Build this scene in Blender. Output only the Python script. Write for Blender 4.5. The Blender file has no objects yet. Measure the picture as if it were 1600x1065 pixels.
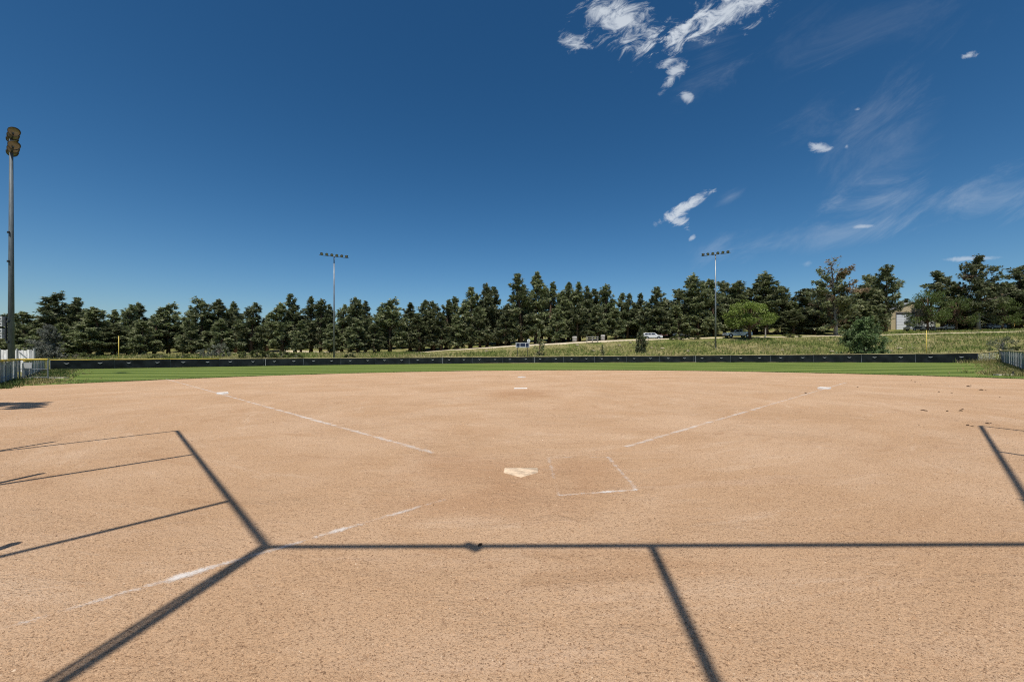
import bpy, math, random
import numpy as np
from mathutils import Vector
random.seed(7)
rng = np.random.default_rng(11)
R = math.radians
scene = bpy.context.scene
col = scene.collection

# ------------------------------------------------------------------ camera
CAM_H, F, U0, V0 = 1.484, 660.0, 814.0, 558.0     # eye height, focal length and horizon in photo pixels
cam_d = bpy.data.cameras.new('camera')
cam = bpy.data.objects.new('camera', cam_d); col.objects.link(cam)
cam.location = (0, 0, CAM_H); cam.rotation_euler = (R(90), 0, 0)
cam_d.sensor_width = 36.0; cam_d.sensor_fit = 'HORIZONTAL'
cam_d.lens = 36.0 * F / 1600.0
cam_d.shift_x = -(U0 - 800.0) / 1600.0
cam_d.shift_y = (V0 - 532.5) / 1600.0
cam_d.clip_start = 0.05; cam_d.clip_end = 6000
scene.camera = cam

# ------------------------------------------------------------------ light
SUN_EL = R(66.0)
SH = (0.106, 0.994)                               # ground direction in which shadows fall
sun_d = bpy.data.lights.new('sun', 'SUN'); sun_d.energy = 4.8; sun_d.angle = R(0.45); sun_d.color = (1.0, 0.955, 0.89)
sun = bpy.data.objects.new('sun', sun_d); col.objects.link(sun)
sun.location = (0, -40, 90)
sun.rotation_euler = Vector((SH[0]*math.cos(SUN_EL), SH[1]*math.cos(SUN_EL), -math.sin(SUN_EL))).to_track_quat('-Z', 'Y').to_euler()
KS = 1.0 / math.tan(SUN_EL)                       # shadow length per metre of height

scene.view_settings.view_transform = 'Standard'
scene.view_settings.look = 'None'
scene.view_settings.exposure = 0.0
scene.view_settings.gamma = 1.0
scene.render.engine = 'CYCLES'
scene.cycles.max_bounces = 4
scene.cycles.diffuse_bounces = 3
scene.cycles.glossy_bounces = 2
scene.cycles.use_denoising = False
scene.cycles.pixel_filter_type = 'BLACKMAN_HARRIS'
scene.cycles.filter_width = 1.1
scene.cycles.transparent_max_bounces = 12

# ------------------------------------------------------------------ node helper
class NT:
    def __init__(s, tree):
        s.t = tree; s.n = tree.nodes; s.l = tree.links
    def new(s, typ, **kw):
        nd = s.n.new(typ)
        for k, v in kw.items(): setattr(nd, k, v)
        return nd
    def put(s, sock, v):
        if hasattr(v, 'is_linked') or isinstance(v, bpy.types.NodeSocket): s.l.new(v, sock)
        else: sock.default_value = v
    def m(s, op, a, b=0.0, c=None, clamp=False):
        nd = s.new('ShaderNodeMath', operation=op, use_clamp=clamp)
        s.put(nd.inputs[0], a); s.put(nd.inputs[1], b)
        if c is not None: s.put(nd.inputs[2], c)
        return nd.outputs[0]
    def smooth(s, v, a, b, to0=0.0, to1=1.0):
        nd = s.new('ShaderNodeMapRange', interpolation_type='SMOOTHSTEP')
        s.put(nd.inputs['Value'], v); s.put(nd.inputs['From Min'], a); s.put(nd.inputs['From Max'], b)
        s.put(nd.inputs['To Min'], to0); s.put(nd.inputs['To Max'], to1)
        return nd.outputs['Result']
    def mix(s, f, a, b, blend='MIX'):
        nd = s.new('ShaderNodeMix', data_type='RGBA', blend_type=blend)
        s.put(nd.inputs[0], f); s.put(nd.inputs[6], a); s.put(nd.inputs[7], b)
        return nd.outputs[2]
    def noise(s, vec, scale, detail=4.0, rough=0.5, dist=0.0):
        nd = s.new('ShaderNodeTexNoise'); s.put(nd.inputs['Vector'], vec)
        nd.inputs['Scale'].default_value = scale; nd.inputs['Detail'].default_value = detail
        nd.inputs['Roughness'].default_value = rough; nd.inputs['Distortion'].default_value = dist
        return nd.outputs['Fac']
    def mapping(s, vec, loc=(0,0,0), rot=(0,0,0), scale=(1,1,1), typ='POINT'):
        nd = s.new('ShaderNodeMapping', vector_type=typ); s.put(nd.inputs[0], vec)
        nd.inputs['Location'].default_value = loc; nd.inputs['Rotation'].default_value = rot; nd.inputs['Scale'].default_value = scale
        return nd.outputs[0]
def C(r, g, b): return (r, g, b, 1.0)

# ------------------------------------------------------------------ sky
world = bpy.data.worlds.new('World'); scene.world = world; world.use_nodes = True
w = NT(world.node_tree)
for nd in list(w.n): w.n.remove(nd)
sky = w.new('ShaderNodeTexSky', sky_type='NISHITA', sun_disc=False)
sky.sun_elevation = SUN_EL; sky.sun_rotation = math.pi + 0.106
sky.altitude = 1000.0; sky.air_density = 1.0; sky.dust_density = 2.2; sky.ozone_density = 1.2
gam = w.new('ShaderNodeGamma'); w.l.new(sky.outputs[0], gam.inputs[0]); gam.inputs[1].default_value = 1.35
hsv = w.new('ShaderNodeHueSaturation'); w.l.new(gam.outputs[0], hsv.inputs['Color'])
hsv.inputs['Hue'].default_value = 0.492; hsv.inputs['Saturation'].default_value = 1.2; hsv.inputs['Value'].default_value = 1.0
tc = w.new('ShaderNodeTexCoord')
sep = w.new('ShaderNodeSeparateXYZ'); w.l.new(tc.outputs['Generated'], sep.inputs[0])
dy = w.m('MAXIMUM', sep.outputs[1], 0.05)
front = w.smooth(sep.outputs[1], 0.06, 0.2)
qx = w.m('DIVIDE', sep.outputs[0], dy); qz = w.m('DIVIDE', sep.outputs[2], dy)
comb = w.new('ShaderNodeCombineXYZ'); w.l.new(qx, comb.inputs[0]); w.l.new(qz, comb.inputs[1])
q = comb.outputs[0]
NF = {}
def field(stretch, ang, scale, detail):
    key = (round(stretch), round(ang / 30.0), scale, detail)
    if key not in NF:
        p = w.mapping(q, rot=(0, 0, R(key[1] * 30.0)), scale=(1, 1, 1), typ='TEXTURE')
        NF[key] = w.noise(w.mapping(p, scale=(1 / stretch, 1, 1)), scale, detail, 0.68, 0.7)
    return NF[key]
def cloud(u, v, a, b, ang, amp=0.9, lo=0.35, hi=0.75, nscale=1.0, alpha=1.0, stretch=2.0, seed=0.0):
    """one cloud of the sky: an ellipse of directions broken up by stretched noise"""
    c = ((u - U0) / F, (V0 - v) / F, 0.0)
    p = w.mapping(q, loc=c, rot=(0, 0, R(ang)), scale=(a / F, b / F, 1), typ='TEXTURE')
    ln = w.new('ShaderNodeVectorMath', operation='LENGTH'); w.l.new(p, ln.inputs[0])
    n = field(2.0, 30.0, 34.0, 8.0) if nscale >= .8 else field(3.0, 30.0, 9.0, 7.0)
    val = w.m('ADD', w.m('SUBTRACT', 1.0, ln.outputs['Value']), w.m('MULTIPLY', w.m('SUBTRACT', n, 0.5), amp * 2.6))
    return w.m('MULTIPLY', w.smooth(val, lo, hi), alpha)
cl = []
cl.append(cloud(970, 30, 88, 50, -38, 1.35, 0.12, 1.15, 1.0, 0.85))
cl.append(cloud(1135, 20, 140, 36, 24, 1.35, 0.12, 1.15, 1.0, 0.85))
cl.append(cloud(1075, 48, 62, 26, 35, 1.35, 0.15, 1.15, 1.2, 0.8))
cl.append(cloud(898, 66, 24, 26, 60, 1.25, 0.15, 1.1, 1.6, 0.8))
cl.append(cloud(1052, 117, 38, 15, 52, 1.25, 0.15, 1.1, 1.6, 0.75))
cl.append(cloud(1040, 99, 24, 10, 25, 1.1, 0.2, 1.1, 1.8, 0.7))
cl.append(cloud(1073, 150, 16, 12, -40, 1.2, 0.2, 1.1, 2.0, 0.65))
cl.append(cloud(1068, 324, 62, 10, 33, 1.25, 0.05, 0.95, 1.5, 0.88))
cl.append(cloud(1056, 346, 30, 13, -18, 1.3, 0.25, 1.1, 1.6, 0.75))
cl.append(cloud(1081, 372, 8, 5, 40, 0.9, 0.2, 1.0, 2.0, 0.5))
cl.append(cloud(1281, 230, 26, 11, -8, 1.3, 0.2, 1.2, 2.0, 0.7))
cl.append(cloud(1323, 229, 7, 6, 60, 1.0, 0.2, 1.2, 2.0, 0.5))
cl.append(cloud(1340, 171, 9, 4, 10, 1.0, 0.2, 1.2, 2.0, 0.5))
cl.append(cloud(1513, 87, 20, 6, 14, 1.1, 0.2, 1.1, 2.0, 0.6))
cl.append(cloud(1347, 354, 24, 4.5, 2, 0.8, 0.1, 1.0, 1.4, 0.5))
cl.append(cloud(1518, 404, 58, 5, 2, 0.7, 0.1, 0.9, 1.0, 0.5))
cl.append(cloud(1262, 412, 14, 7, 20, 0.9, 0.2, 1.3, 1.6, 0.22))
cl.append(cloud(1560, 308, 280, 44, 6, 1.5, 0.0, 1.7, 0.3, 0.27))
cl.append(cloud(1300, 366, 230, 24, 8, 1.5, 0.0, 1.7, 0.3, 0.20))
cl.append(cloud(1345, 200, 130, 100, 40, 1.6, 0.0, 1.8, 0.35, 0.13))
cl.append(cloud(1112, 86, 90, 54, 25, 1.5, 0.0, 1.8, 0.4, 0.18))
cl.append(cloud(1330, 40, 300, 70, 10, 1.7, 0.1, 2.0, 0.3, 0.06))
cl.append(cloud(1140, 308, 44, 14, 28, 1.3, 0.0, 1.5, 0.4, 0.20))
tot = cl[0]
for c_ in cl[1:]: tot = w.m('SUBTRACT', w.m('ADD', tot, c_), w.m('MULTIPLY', tot, c_))
tot = w.m('MULTIPLY', tot, front, clamp=True)
CLOUD = C(11.8, 12.8, 14.0)
skyc = w.mix(tot, hsv.outputs[0], CLOUD)
bg = w.new('ShaderNodeBackground'); w.l.new(skyc, bg.inputs[0]); bg.inputs[1].default_value = 0.056
wo = w.new('ShaderNodeOutputWorld'); w.l.new(bg.outputs[0], wo.inputs[0])

# ------------------------------------------------------------------ terrain height
HOME = 5.15
FR = 76.0
TU  = np.array([-3000, -600, 0, 300, 500, 655, 700, 760, 800, 860, 930, 1000, 1100, 1250, 1400, 1600, 2200, 4000], float)
TZ  = np.array([1.0, 1.2, 1.75, 2.2, 2.5, 2.55, 3.15, 3.75, 4.2, 4.66, 5.27, 5.7, 6.03, 6.4, 6.86, 7.6, 8.5, 8.0])
TS  = np.array([.01, .02, .02, .03, .03, .035, .04, .05, .06, .07, .08, .09, .10, .14, .13, .13, .10, .05])
def ground(x, y):
    x = np.asarray(x, float); y = np.asarray(y, float)
    yh = y - HOME
    r = np.sqrt(x*x + yh*yh)
    s = np.clip((r - 34) / 42.0, 0, 1); s = s*s*(3 - 2*s)
    base = 0.0072 * np.clip(x, -90, 90) + 0.35 * s
    ang = np.arctan2(x, np.maximum(y, 1e-3)); ang = np.clip(ang, -1.35, 1.35)
    u = U0 + F * np.tan(ang)
    zr = np.interp(u, TU, TZ); sl = np.interp(u, TU, TS)
    ca = np.maximum(np.cos(ang), 0.45)
    rr = np.minimum(100.0 / ca, 165.0)                      # distance of the track along this bearing
    rc = np.sqrt(x*x + y*y)
    rf = FR + 4.0 * ca
    k = (rc - rf - 1.0) / np.maximum(rr - rf - 1.0, 6.0)
    kk = np.clip(k, 0, 1); kk = kk*kk*(3 - 2*kk) * 0.45 + kk * 0.55
    over = np.maximum(rc - rr - 2.0, 0) * ca
    hill = base + (zr - base) * kk + sl * 35.0 * (1 - np.exp(-over / 35.0)) + 0.09 * np.clip(over - 20.0, 0, 500)
    back = np.clip((y + 5) / 25.0, 0, 1)
    return base + (hill - base) * back
def g(x, y): return float(ground(x, y))
def P(u, v, Y): return ((u - U0) / F * Y, Y, CAM_H - (v - V0) / F * Y)
def at(u, Y):
    x = (u - U0) / F * Y
    return (x, Y, g(x, Y))
def gp(u, v):
    """ground point seen at a photo pixel (infield and outfield only)"""
    Y = 20.0
    for _ in range(60):
        x = (u - U0) / F * Y
        Y = 0.5 * Y + 0.5 * F * (CAM_H - g(x, Y)) / (v - V0)
    x = (u - U0) / F * Y
    return (x, Y, g(x, Y))

# ------------------------------------------------------------------ mesh helpers
def tag(o, label=None, cat=None, group=None, kind=None):
    if label: o['label'] = label
    if cat: o['category'] = cat
    if group: o['group'] = group
    if kind: o['kind'] = kind
    return o
def empty(name, loc=(0, 0, 0), label=None, cat=None, group=None):
    o = bpy.data.objects.new(name, None); col.objects.link(o); o.location = loc
    o.empty_display_size = 0.3
    return tag(o, label, cat, group)
class MB:
    def __init__(s): s.v = []; s.f = []
    def add(s, vs, fs):
        k = len(s.v); s.v += [tuple(p) for p in vs]; s.f += [tuple(i + k for i in f) for f in fs]; return s
    def box(s, c, size, rz=0.0, tilt=0.0):
        hx, hy, hz = (d / 2 for d in size); cs, sn = math.cos(rz), math.sin(rz); vs = []
        for dz in (-hz, hz):
            for dx, dyy in ((-hx, -hy), (hx, -hy), (hx, hy), (-hx, hy)):
                vs.append((c[0] + dx*cs - dyy*sn, c[1] + dx*sn + dyy*cs, c[2] + dz + tilt * dx))
        return s.add(vs, [(0,3,2,1),(4,5,6,7),(0,1,5,4),(1,2,6,5),(2,3,7,6),(3,0,4,7)])
    def tube(s, path, rad, n=8, cap=True):
        path = [Vector(p) for p in path]
        if not hasattr(rad, '__len__'): rad = [rad] * len(path)
        vs = []; fs = []
        for i, p in enumerate(path):
            d = (path[min(i+1, len(path)-1)] - path[max(i-1, 0)]).normalized()
            a = d.orthogonal().normalized() if abs(d.z) > .95 else d.cross(Vector((0, 0, 1))).normalized()
            b = d.cross(a)
            for j in range(n):
                t = 2*math.pi*j/n
                vs.append(tuple(p + (a*math.cos(t) + b*math.sin(t)) * rad[i]))
        for i in range(len(path)-1):
            for j in range(n):
                fs.append((i*n+j, i*n+(j+1) % n, (i+1)*n+(j+1) % n, (i+1)*n+j))
        if cap:
            fs.append(tuple(range(n-1, -1, -1))); fs.append(tuple((len(path)-1)*n + j for j in range(n)))
        return s.add(vs, fs)
    def disc_shell(s, c, axis, prof, n=16):
        """surface of revolution: prof = [(distance along axis, radius)]"""
        ax = Vector(axis).normalized(); a = ax.orthogonal().normalized(); b = ax.cross(a); c = Vector(c); vs = []; fs = []
        for d, r in prof:
            for j in range(n):
                t = 2*math.pi*j/n; vs.append(tuple(c + ax*d + (a*math.cos(t) + b*math.sin(t))*r))
        for i in range(len(prof)-1):
            for j in range(n): fs.append((i*n+j, i*n+(j+1) % n, (i+1)*n+(j+1) % n, (i+1)*n+j))
        return s.add(vs, fs)
    def prism(s, pts, y0, y1, inset=None):
        """side profile in x-z pulled along y; inset(z) narrows it"""
        n = len(pts); vs = []
        for sgn, y in ((0, y0), (1, y1)):
            for x, z in pts:
                k = inset(z) if inset else 0
                vs.append((x, y + (k if sgn == 0 else -k), z))
        fs = [tuple(range(n)), tuple(range(2*n-1, n-1, -1))]
        for i in range(n): fs.append((i, n+i, n+(i+1) % n, (i+1) % n))
        return s.add(vs, fs)
    def build(s, name, mat, parent=None, smooth=False, local=False):
        me = bpy.data.meshes.new(name)
        v = np.array(s.v, float)
        if parent is not None and not local: v = v - np.array(parent.location)
        me.from_pydata(v.tolist(), [], s.f)
        if mat: me.materials.append(mat)
        if smooth: me.polygons.foreach_set('use_smooth', [True]*len(me.polygons))
        me.update()
        o = bpy.data.objects.new(name, me); col.objects.link(o)
        if parent is not None: o.parent = parent
        return o
def mesh_np(name, verts, tris, mat, colors=None, parent=None, smooth=False):
    me = bpy.data.meshes.new(name)
    nv, nf, k = len(verts), len(tris), tris.shape[1]
    me.vertices.add(nv); me.vertices.foreach_set('co', np.asarray(verts, np.float32).ravel())
    me.loops.add(nf*k); me.loops.foreach_set('vertex_index', tris.astype(np.int32).ravel())
    me.polygons.add(nf); me.polygons.foreach_set('loop_start', np.arange(0, nf*k, k, dtype=np.int32))
    me.polygons.foreach_set('loop_total', np.full(nf, k, np.int32))
    if smooth: me.polygons.foreach_set('use_smooth', np.ones(nf, bool))
    me.update(calc_edges=True)
    if colors is not None:
        at_ = me.color_attributes.new('Col', 'FLOAT_COLOR', 'POINT')
        cc = np.ones((nv, 4), np.float32); cc[:, :3] = colors
        at_.data.foreach_set('color', cc.ravel())
    if mat: me.materials.append(mat)
    o = bpy.data.objects.new(name, me); col.objects.link(o)
    if parent is not None: o.parent = parent
    return o
def copy_tree(o, parent=None):
    c = o.copy(); col.objects.link(c); c.parent = parent
    for ch in list(o.children): copy_tree(ch, c)
    return c

# ------------------------------------------------------------------ materials
def mat(name, color, rough=0.8, metal=0.0, var=0.0, vscale=6.0, bump=0.0, bscale=40.0, spec=0.3, stretch=(1,1,1)):
    m = bpy.data.materials.new(name); m.use_nodes = True; t = NT(m.node_tree)
    b = t.n['Principled BSDF']; b.inputs['Roughness'].default_value = rough; b.inputs['Metallic'].default_value = metal
    b.inputs['Specular IOR Level'].default_value = spec
    tcn = t.new('ShaderNodeTexCoord'); vec = t.mapping(tcn.outputs['Object'], scale=stretch)
    if var > 0:
        n = t.noise(vec, vscale, 5.0, 0.6)
        k = t.smooth(n, 0.3, 0.7, 1 - var, 1 + var)
        nd = t.new('ShaderNodeVectorMath', operation='SCALE'); nd.inputs[0].default_value = color[:3]; t.l.new(k, nd.inputs['Scale'])
        t.l.new(nd.outputs[0], b.inputs['Base Color'])
    else: b.inputs['Base Color'].default_value = C(*color[:3])
    if bump > 0:
        bn = t.new('ShaderNodeBump'); bn.inputs['Strength'].default_value = bump; bn.inputs['Distance'].default_value = 0.02
        t.l.new(t.noise(vec, bscale, 4.0, 0.6), bn.inputs['Height']); t.l.new(bn.outputs[0], b.inputs['Normal'])
    return m
def leaf_mat(name, rough=0.55, trans=0.25, objvar=0.25):
    m = bpy.data.materials.new(name); m.use_nodes = True; t = NT(m.node_tree)
    b = t.n['Principled BSDF']; b.inputs['Roughness'].default_value = rough; b.inputs['Specular IOR Level'].default_value = 0.35
    a = t.new('ShaderNodeVertexColor', layer_name='Col')
    oi = t.new('ShaderNodeObjectInfo')
    k = t.smooth(oi.outputs['Random'], 0, 1, 1 - objvar, 1 + objvar)
    nd = t.new('ShaderNodeVectorMath', operation='SCALE'); t.l.new(a.outputs[0], nd.inputs[0]); t.l.new(k, nd.inputs['Scale'])
    t.l.new(nd.outputs[0], b.inputs['Base Color'])
    tr = t.new('ShaderNodeBsdfTranslucent'); t.l.new(nd.outputs[0], tr.inputs[0])
    mx = t.new('ShaderNodeMixShader'); mx.inputs[0].default_value = trans
    t.l.new(b.outputs[0], mx.inputs[1]); t.l.new(tr.outputs[0], mx.inputs[2]); t.l.new(mx.outputs[0], t.n['Material Output'].inputs[0])
    return m

def dirt_material():
    m = bpy.data.materials.new('infield dirt'); m.use_nodes = True; t = NT(m.node_tree)
    b = t.n['Principled BSDF']; b.inputs['Roughness'].default_value = 0.95; b.inputs['Specular IOR Level'].default_value = 0.1
    tcn = t.new('ShaderNodeTexCoord'); v = tcn.outputs['Object']
    base = t.mix(t.smooth(t.noise(v, 0.35, 5, 0.6, 0.6), 0.35, 0.68), C(.50, .315, .178), C(.565, .378, .232))
    # drag streaks left by the infield groomer
    st = t.noise(t.mapping(v, rot=(0, 0, R(12)), scale=(0.22, 1.5, 1)), 1.3, 6, 0.65, 1.2)
    base = t.mix(t.smooth(st, 0.52, 0.74, 0, 0.55), base, C(.55, .375, .245))
    sc1 = t.noise(t.mapping(v, scale=(.8, 1.2, 1)), 2.6, 6, 0.72, 1.4); sc2 = t.noise(v, 0.28, 3, 0.5, 0.5)
    scm = t.smooth(sc2, 0.40, 0.60, 0.25, 1.0)
    base = t.mix(t.m('MULTIPLY', t.smooth(sc1, 0.45, 0.28, 0, 0.42), scm), base, C(.34, .19, .10))
    base = t.mix(t.m('MULTIPLY', t.smooth(sc1, 0.56, 0.74, 0, 0.5), scm), base, C(.64, .46, .32))
    # curved drag marks swept round the middle of the diamond
    spx = t.new('ShaderNodeSeparateXYZ'); t.l.new(v, spx.inputs[0])
    py = t.m('SUBTRACT', spx.outputs[1], 14.0); rad = t.m('SQRT', t.m('ADD', t.m('MULTIPLY', spx.outputs[0], spx.outputs[0]), t.m('MULTIPLY', py, py)))
    cmb = t.new('ShaderNodeCombineXYZ'); t.l.new(rad, cmb.inputs[0]); t.l.new(t.m('MULTIPLY', t.m('ARCTAN2', spx.outputs[0], py), 2.5), cmb.inputs[1])
    dm = t.noise(cmb.outputs[0], 1.5, 6, 0.68, 0.9)
    base = t.mix(t.smooth(dm, 0.54, 0.70, 0, 0.5), base, C(.63, .45, .30))
    base = t.mix(t.smooth(dm, 0.45, 0.30, 0, 0.4), base, C(.38, .215, .11))
    # redder worked soil round the plate, the mound and the base paths
    sp = t.new('ShaderNodeSeparateXYZ'); t.l.new(v, sp.inputs[0])
    def spot(cx, cy, rx, ry):
        dx = t.m('DIVIDE', t.m('SUBTRACT', sp.outputs[0], cx), rx); dyy = t.m('DIVIDE', t.m('SUBTRACT', sp.outputs[1], cy), ry)
        return t.m('SQRT', t.m('ADD', t.m('MULTIPLY', dx, dx), t.m('MULTIPLY', dyy, dyy)))
    wn = t.noise(v, 1.1, 5, 0.6, 0.5)
    for cx, cy, rx, ry in ((-.75, 5.6, 1.0, 1.0), (.75, 5.4, .55, .9), (0, 17.4, 1.6, 2.6), (-.3, 4.3, 1.1, .6)):
        d = t.m('ADD', spot(cx, cy, rx, ry), t.m('MULTIPLY', t.m('SUBTRACT', wn, .5), 1.6))
        base = t.mix(t.smooth(d, 0.2, 1.3, 0.5, 0.0), base, C(.40, .215, .105))
    # grains: light and dark grit of three sizes
    n1 = t.noise(v, 150, 3, 0.7); n2 = t.noise(v, 62, 4, 0.7); n3 = t.noise(v, 15, 4, 0.7)
    base = t.mix(t.smooth(n1, 0.56, 0.74, 0, 0.45), base, C(.66, .49, .34))
    base = t.mix(t.smooth(n1, 0.46, 0.30, 0, 0.85), base, C(.13, .065, .032))
    base = t.mix(t.smooth(n2, 0.48, 0.33, 0, 0.82), base, C(.16, .085, .045))
    base = t.mix(t.smooth(n2, 0.57, 0.74, 0, 0.32), base, C(.62, .44, .29))
    base = t.mix(t.smooth(n3, 0.43, 0.27, 0, 0.5), base, C(.20, .105, .055))
    t.l.new(base, b.inputs['Base Color'])
    hgt = t.m('ADD', t.m('ADD', t.m('MULTIPLY', n2, 0.6), t.m('MULTIPLY', t.m('MULTIPLY', sc1, scm), 2.6)), t.m('ADD', t.m('MULTIPLY', n1, 0.3), t.m('MULTIPLY', n3, 1.0)))
    bn = t.new('ShaderNodeBump'); bn.inputs['Strength'].default_value = 0.9; bn.inputs['Distance'].default_value = 0.022
    t.l.new(hgt, bn.inputs['Height']); t.l.new(bn.outputs[0], b.inputs['Normal'])
    return m
def lawn_material():
    m = bpy.data.materials.new('mown lawn'); m.use_nodes = True; t = NT(m.node_tree)
    b = t.n['Principled BSDF']; b.inputs['Roughness'].default_value = 0.8; b.inputs['Specular IOR Level'].default_value = 0.2
    tcn = t.new('ShaderNodeTexCoord'); v = tcn.outputs['Object']
    n = t.noise(t.mapping(v, scale=(.35, 1, 1)), 0.30, 7, 0.7, 0.6); n2 = t.noise(t.mapping(v, scale=(.5, 1, 1)), 1.6, 6, 0.75); n3 = t.noise(v, 22, 4, 0.7)
    base = t.mix(t.smooth(n, 0.32, 0.68), C(.066, .104, .011), C(.130, .175, .028))
    # mowing passes running across the outfield, bent one way and the other
    wv = t.new('ShaderNodeTexWave', wave_type='BANDS', bands_direction='Y'); t.l.new(t.mapping(v, rot=(0, 0, R(3))), wv.inputs[0])
    wv.inputs['Scale'].default_value = 0.055; wv.inputs['Distortion'].default_value = 1.6; wv.inputs['Detail'].default_value = 3
    base = t.mix(t.smooth(wv.outputs['Fac'], 0.35, 0.65, 0, 0.75), base, C(.175, .215, .045))
    base = t.mix(t.smooth(n2, 0.55, 0.75, 0, 0.5), base, C(.185, .205, .065))
    base = t.mix(t.smooth(n3, 0.50, 0.28, 0, 0.7), base, C(.012, .026, .004))
    t.l.new(base, b.inputs['Base Color'])
    bn = t.new('ShaderNodeBump'); bn.inputs['Strength'].default_value = 0.8; bn.inputs['Distance'].default_value = 0.05
    t.l.new(n3, bn.inputs['Height']); t.l.new(bn.outputs[0], b.inputs['Normal'])
    return m
def meadow_material():
    m = bpy.data.materials.new('meadow ground'); m.use_nodes = True; t = NT(m.node_tree)
    b = t.n['Principled BSDF']; b.inputs['Roughness'].default_value = 0.9; b.inputs['Specular IOR Level'].default_value = 0.15
    tcn = t.new('ShaderNodeTexCoord'); v = tcn.outputs['Object']
    n = t.noise(v, 0.13, 6, 0.6, 0.6); n2 = t.noise(v, 1.5, 6, 0.7, 0.4); n3 = t.noise(v, 9, 4, 0.7)
    base = t.mix(t.smooth(n, 0.38, 0.62), C(.13, .15, .035), C(.27, .23, .10))
    base = t.mix(t.smooth(n2, 0.55, 0.70, 0, .7), base, C(.34, .27, .13))
    base = t.mix(t.smooth(n2, 0.46, 0.32, 0, .7), base, C(.055, .075, .016))
    base = t.mix(t.smooth(n3, 0.46, 0.30, 0, .6), base, C(.045, .05, .015))
    t.l.new(base, b.inputs['Base Color'])
    bn = t.new('ShaderNodeBump'); bn.inputs['Strength'].default_value = 1.0; bn.inputs['Distance'].default_value = 0.25
    t.l.new(t.m('ADD', n2, t.m('MULTIPLY', n3, .4)), bn.inputs['Height']); t.l.new(bn.outputs[0], b.inputs['Normal'])
    return m
def chalk_material(seed, lo, hi, alpha=0.85, color=(.80, .76, .70)):
    """powdered chalk: patches of white dust that let the dirt show through"""
    m = bpy.data.materials.new('worn chalk'); m.use_nodes = True; t = NT(m.node_tree)
    b = t.n['Principled BSDF']; b.inputs['Roughness'].default_value = 1.0; b.inputs['Specular IOR Level'].default_value = 0.0
    b.inputs['Base Color'].default_value = C(*color)
    tcn = t.new('ShaderNodeTexCoord'); v = t.mapping(tcn.outputs['Object'], loc=(seed, seed*2, 0))
    uvn = t.new('ShaderNodeUVMap'); sp = t.new('ShaderNodeSeparateXYZ'); t.l.new(uvn.outputs[0], sp.inputs[0])
    across = t.m('ABSOLUTE', t.m('SUBTRACT', sp.outputs[1], 0.5))
    edge = t.smooth(across, 0.0, 0.5, 0.05, -0.42)
    n = t.m('ADD', t.m('MULTIPLY', t.noise(v, 3.2, 4, 0.65, 0.8), 1.25), t.m('MULTIPLY', t.noise(v, 70, 3, 0.8), 0.75))
    f = t.smooth(t.m('ADD', t.m('SUBTRACT', n, 0.5), edge), lo, hi, 0, alpha)
    tp = t.new('ShaderNodeBsdfTransparent'); mx = t.new('ShaderNodeMixShader'); t.l.new(f, mx.inputs[0])
    t.l.new(tp.outputs[0], mx.inputs[1]); t.l.new(b.outputs[0], mx.inputs[2]); t.l.new(mx.outputs[0], t.n['Material Output'].inputs[0])
    return m

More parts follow.
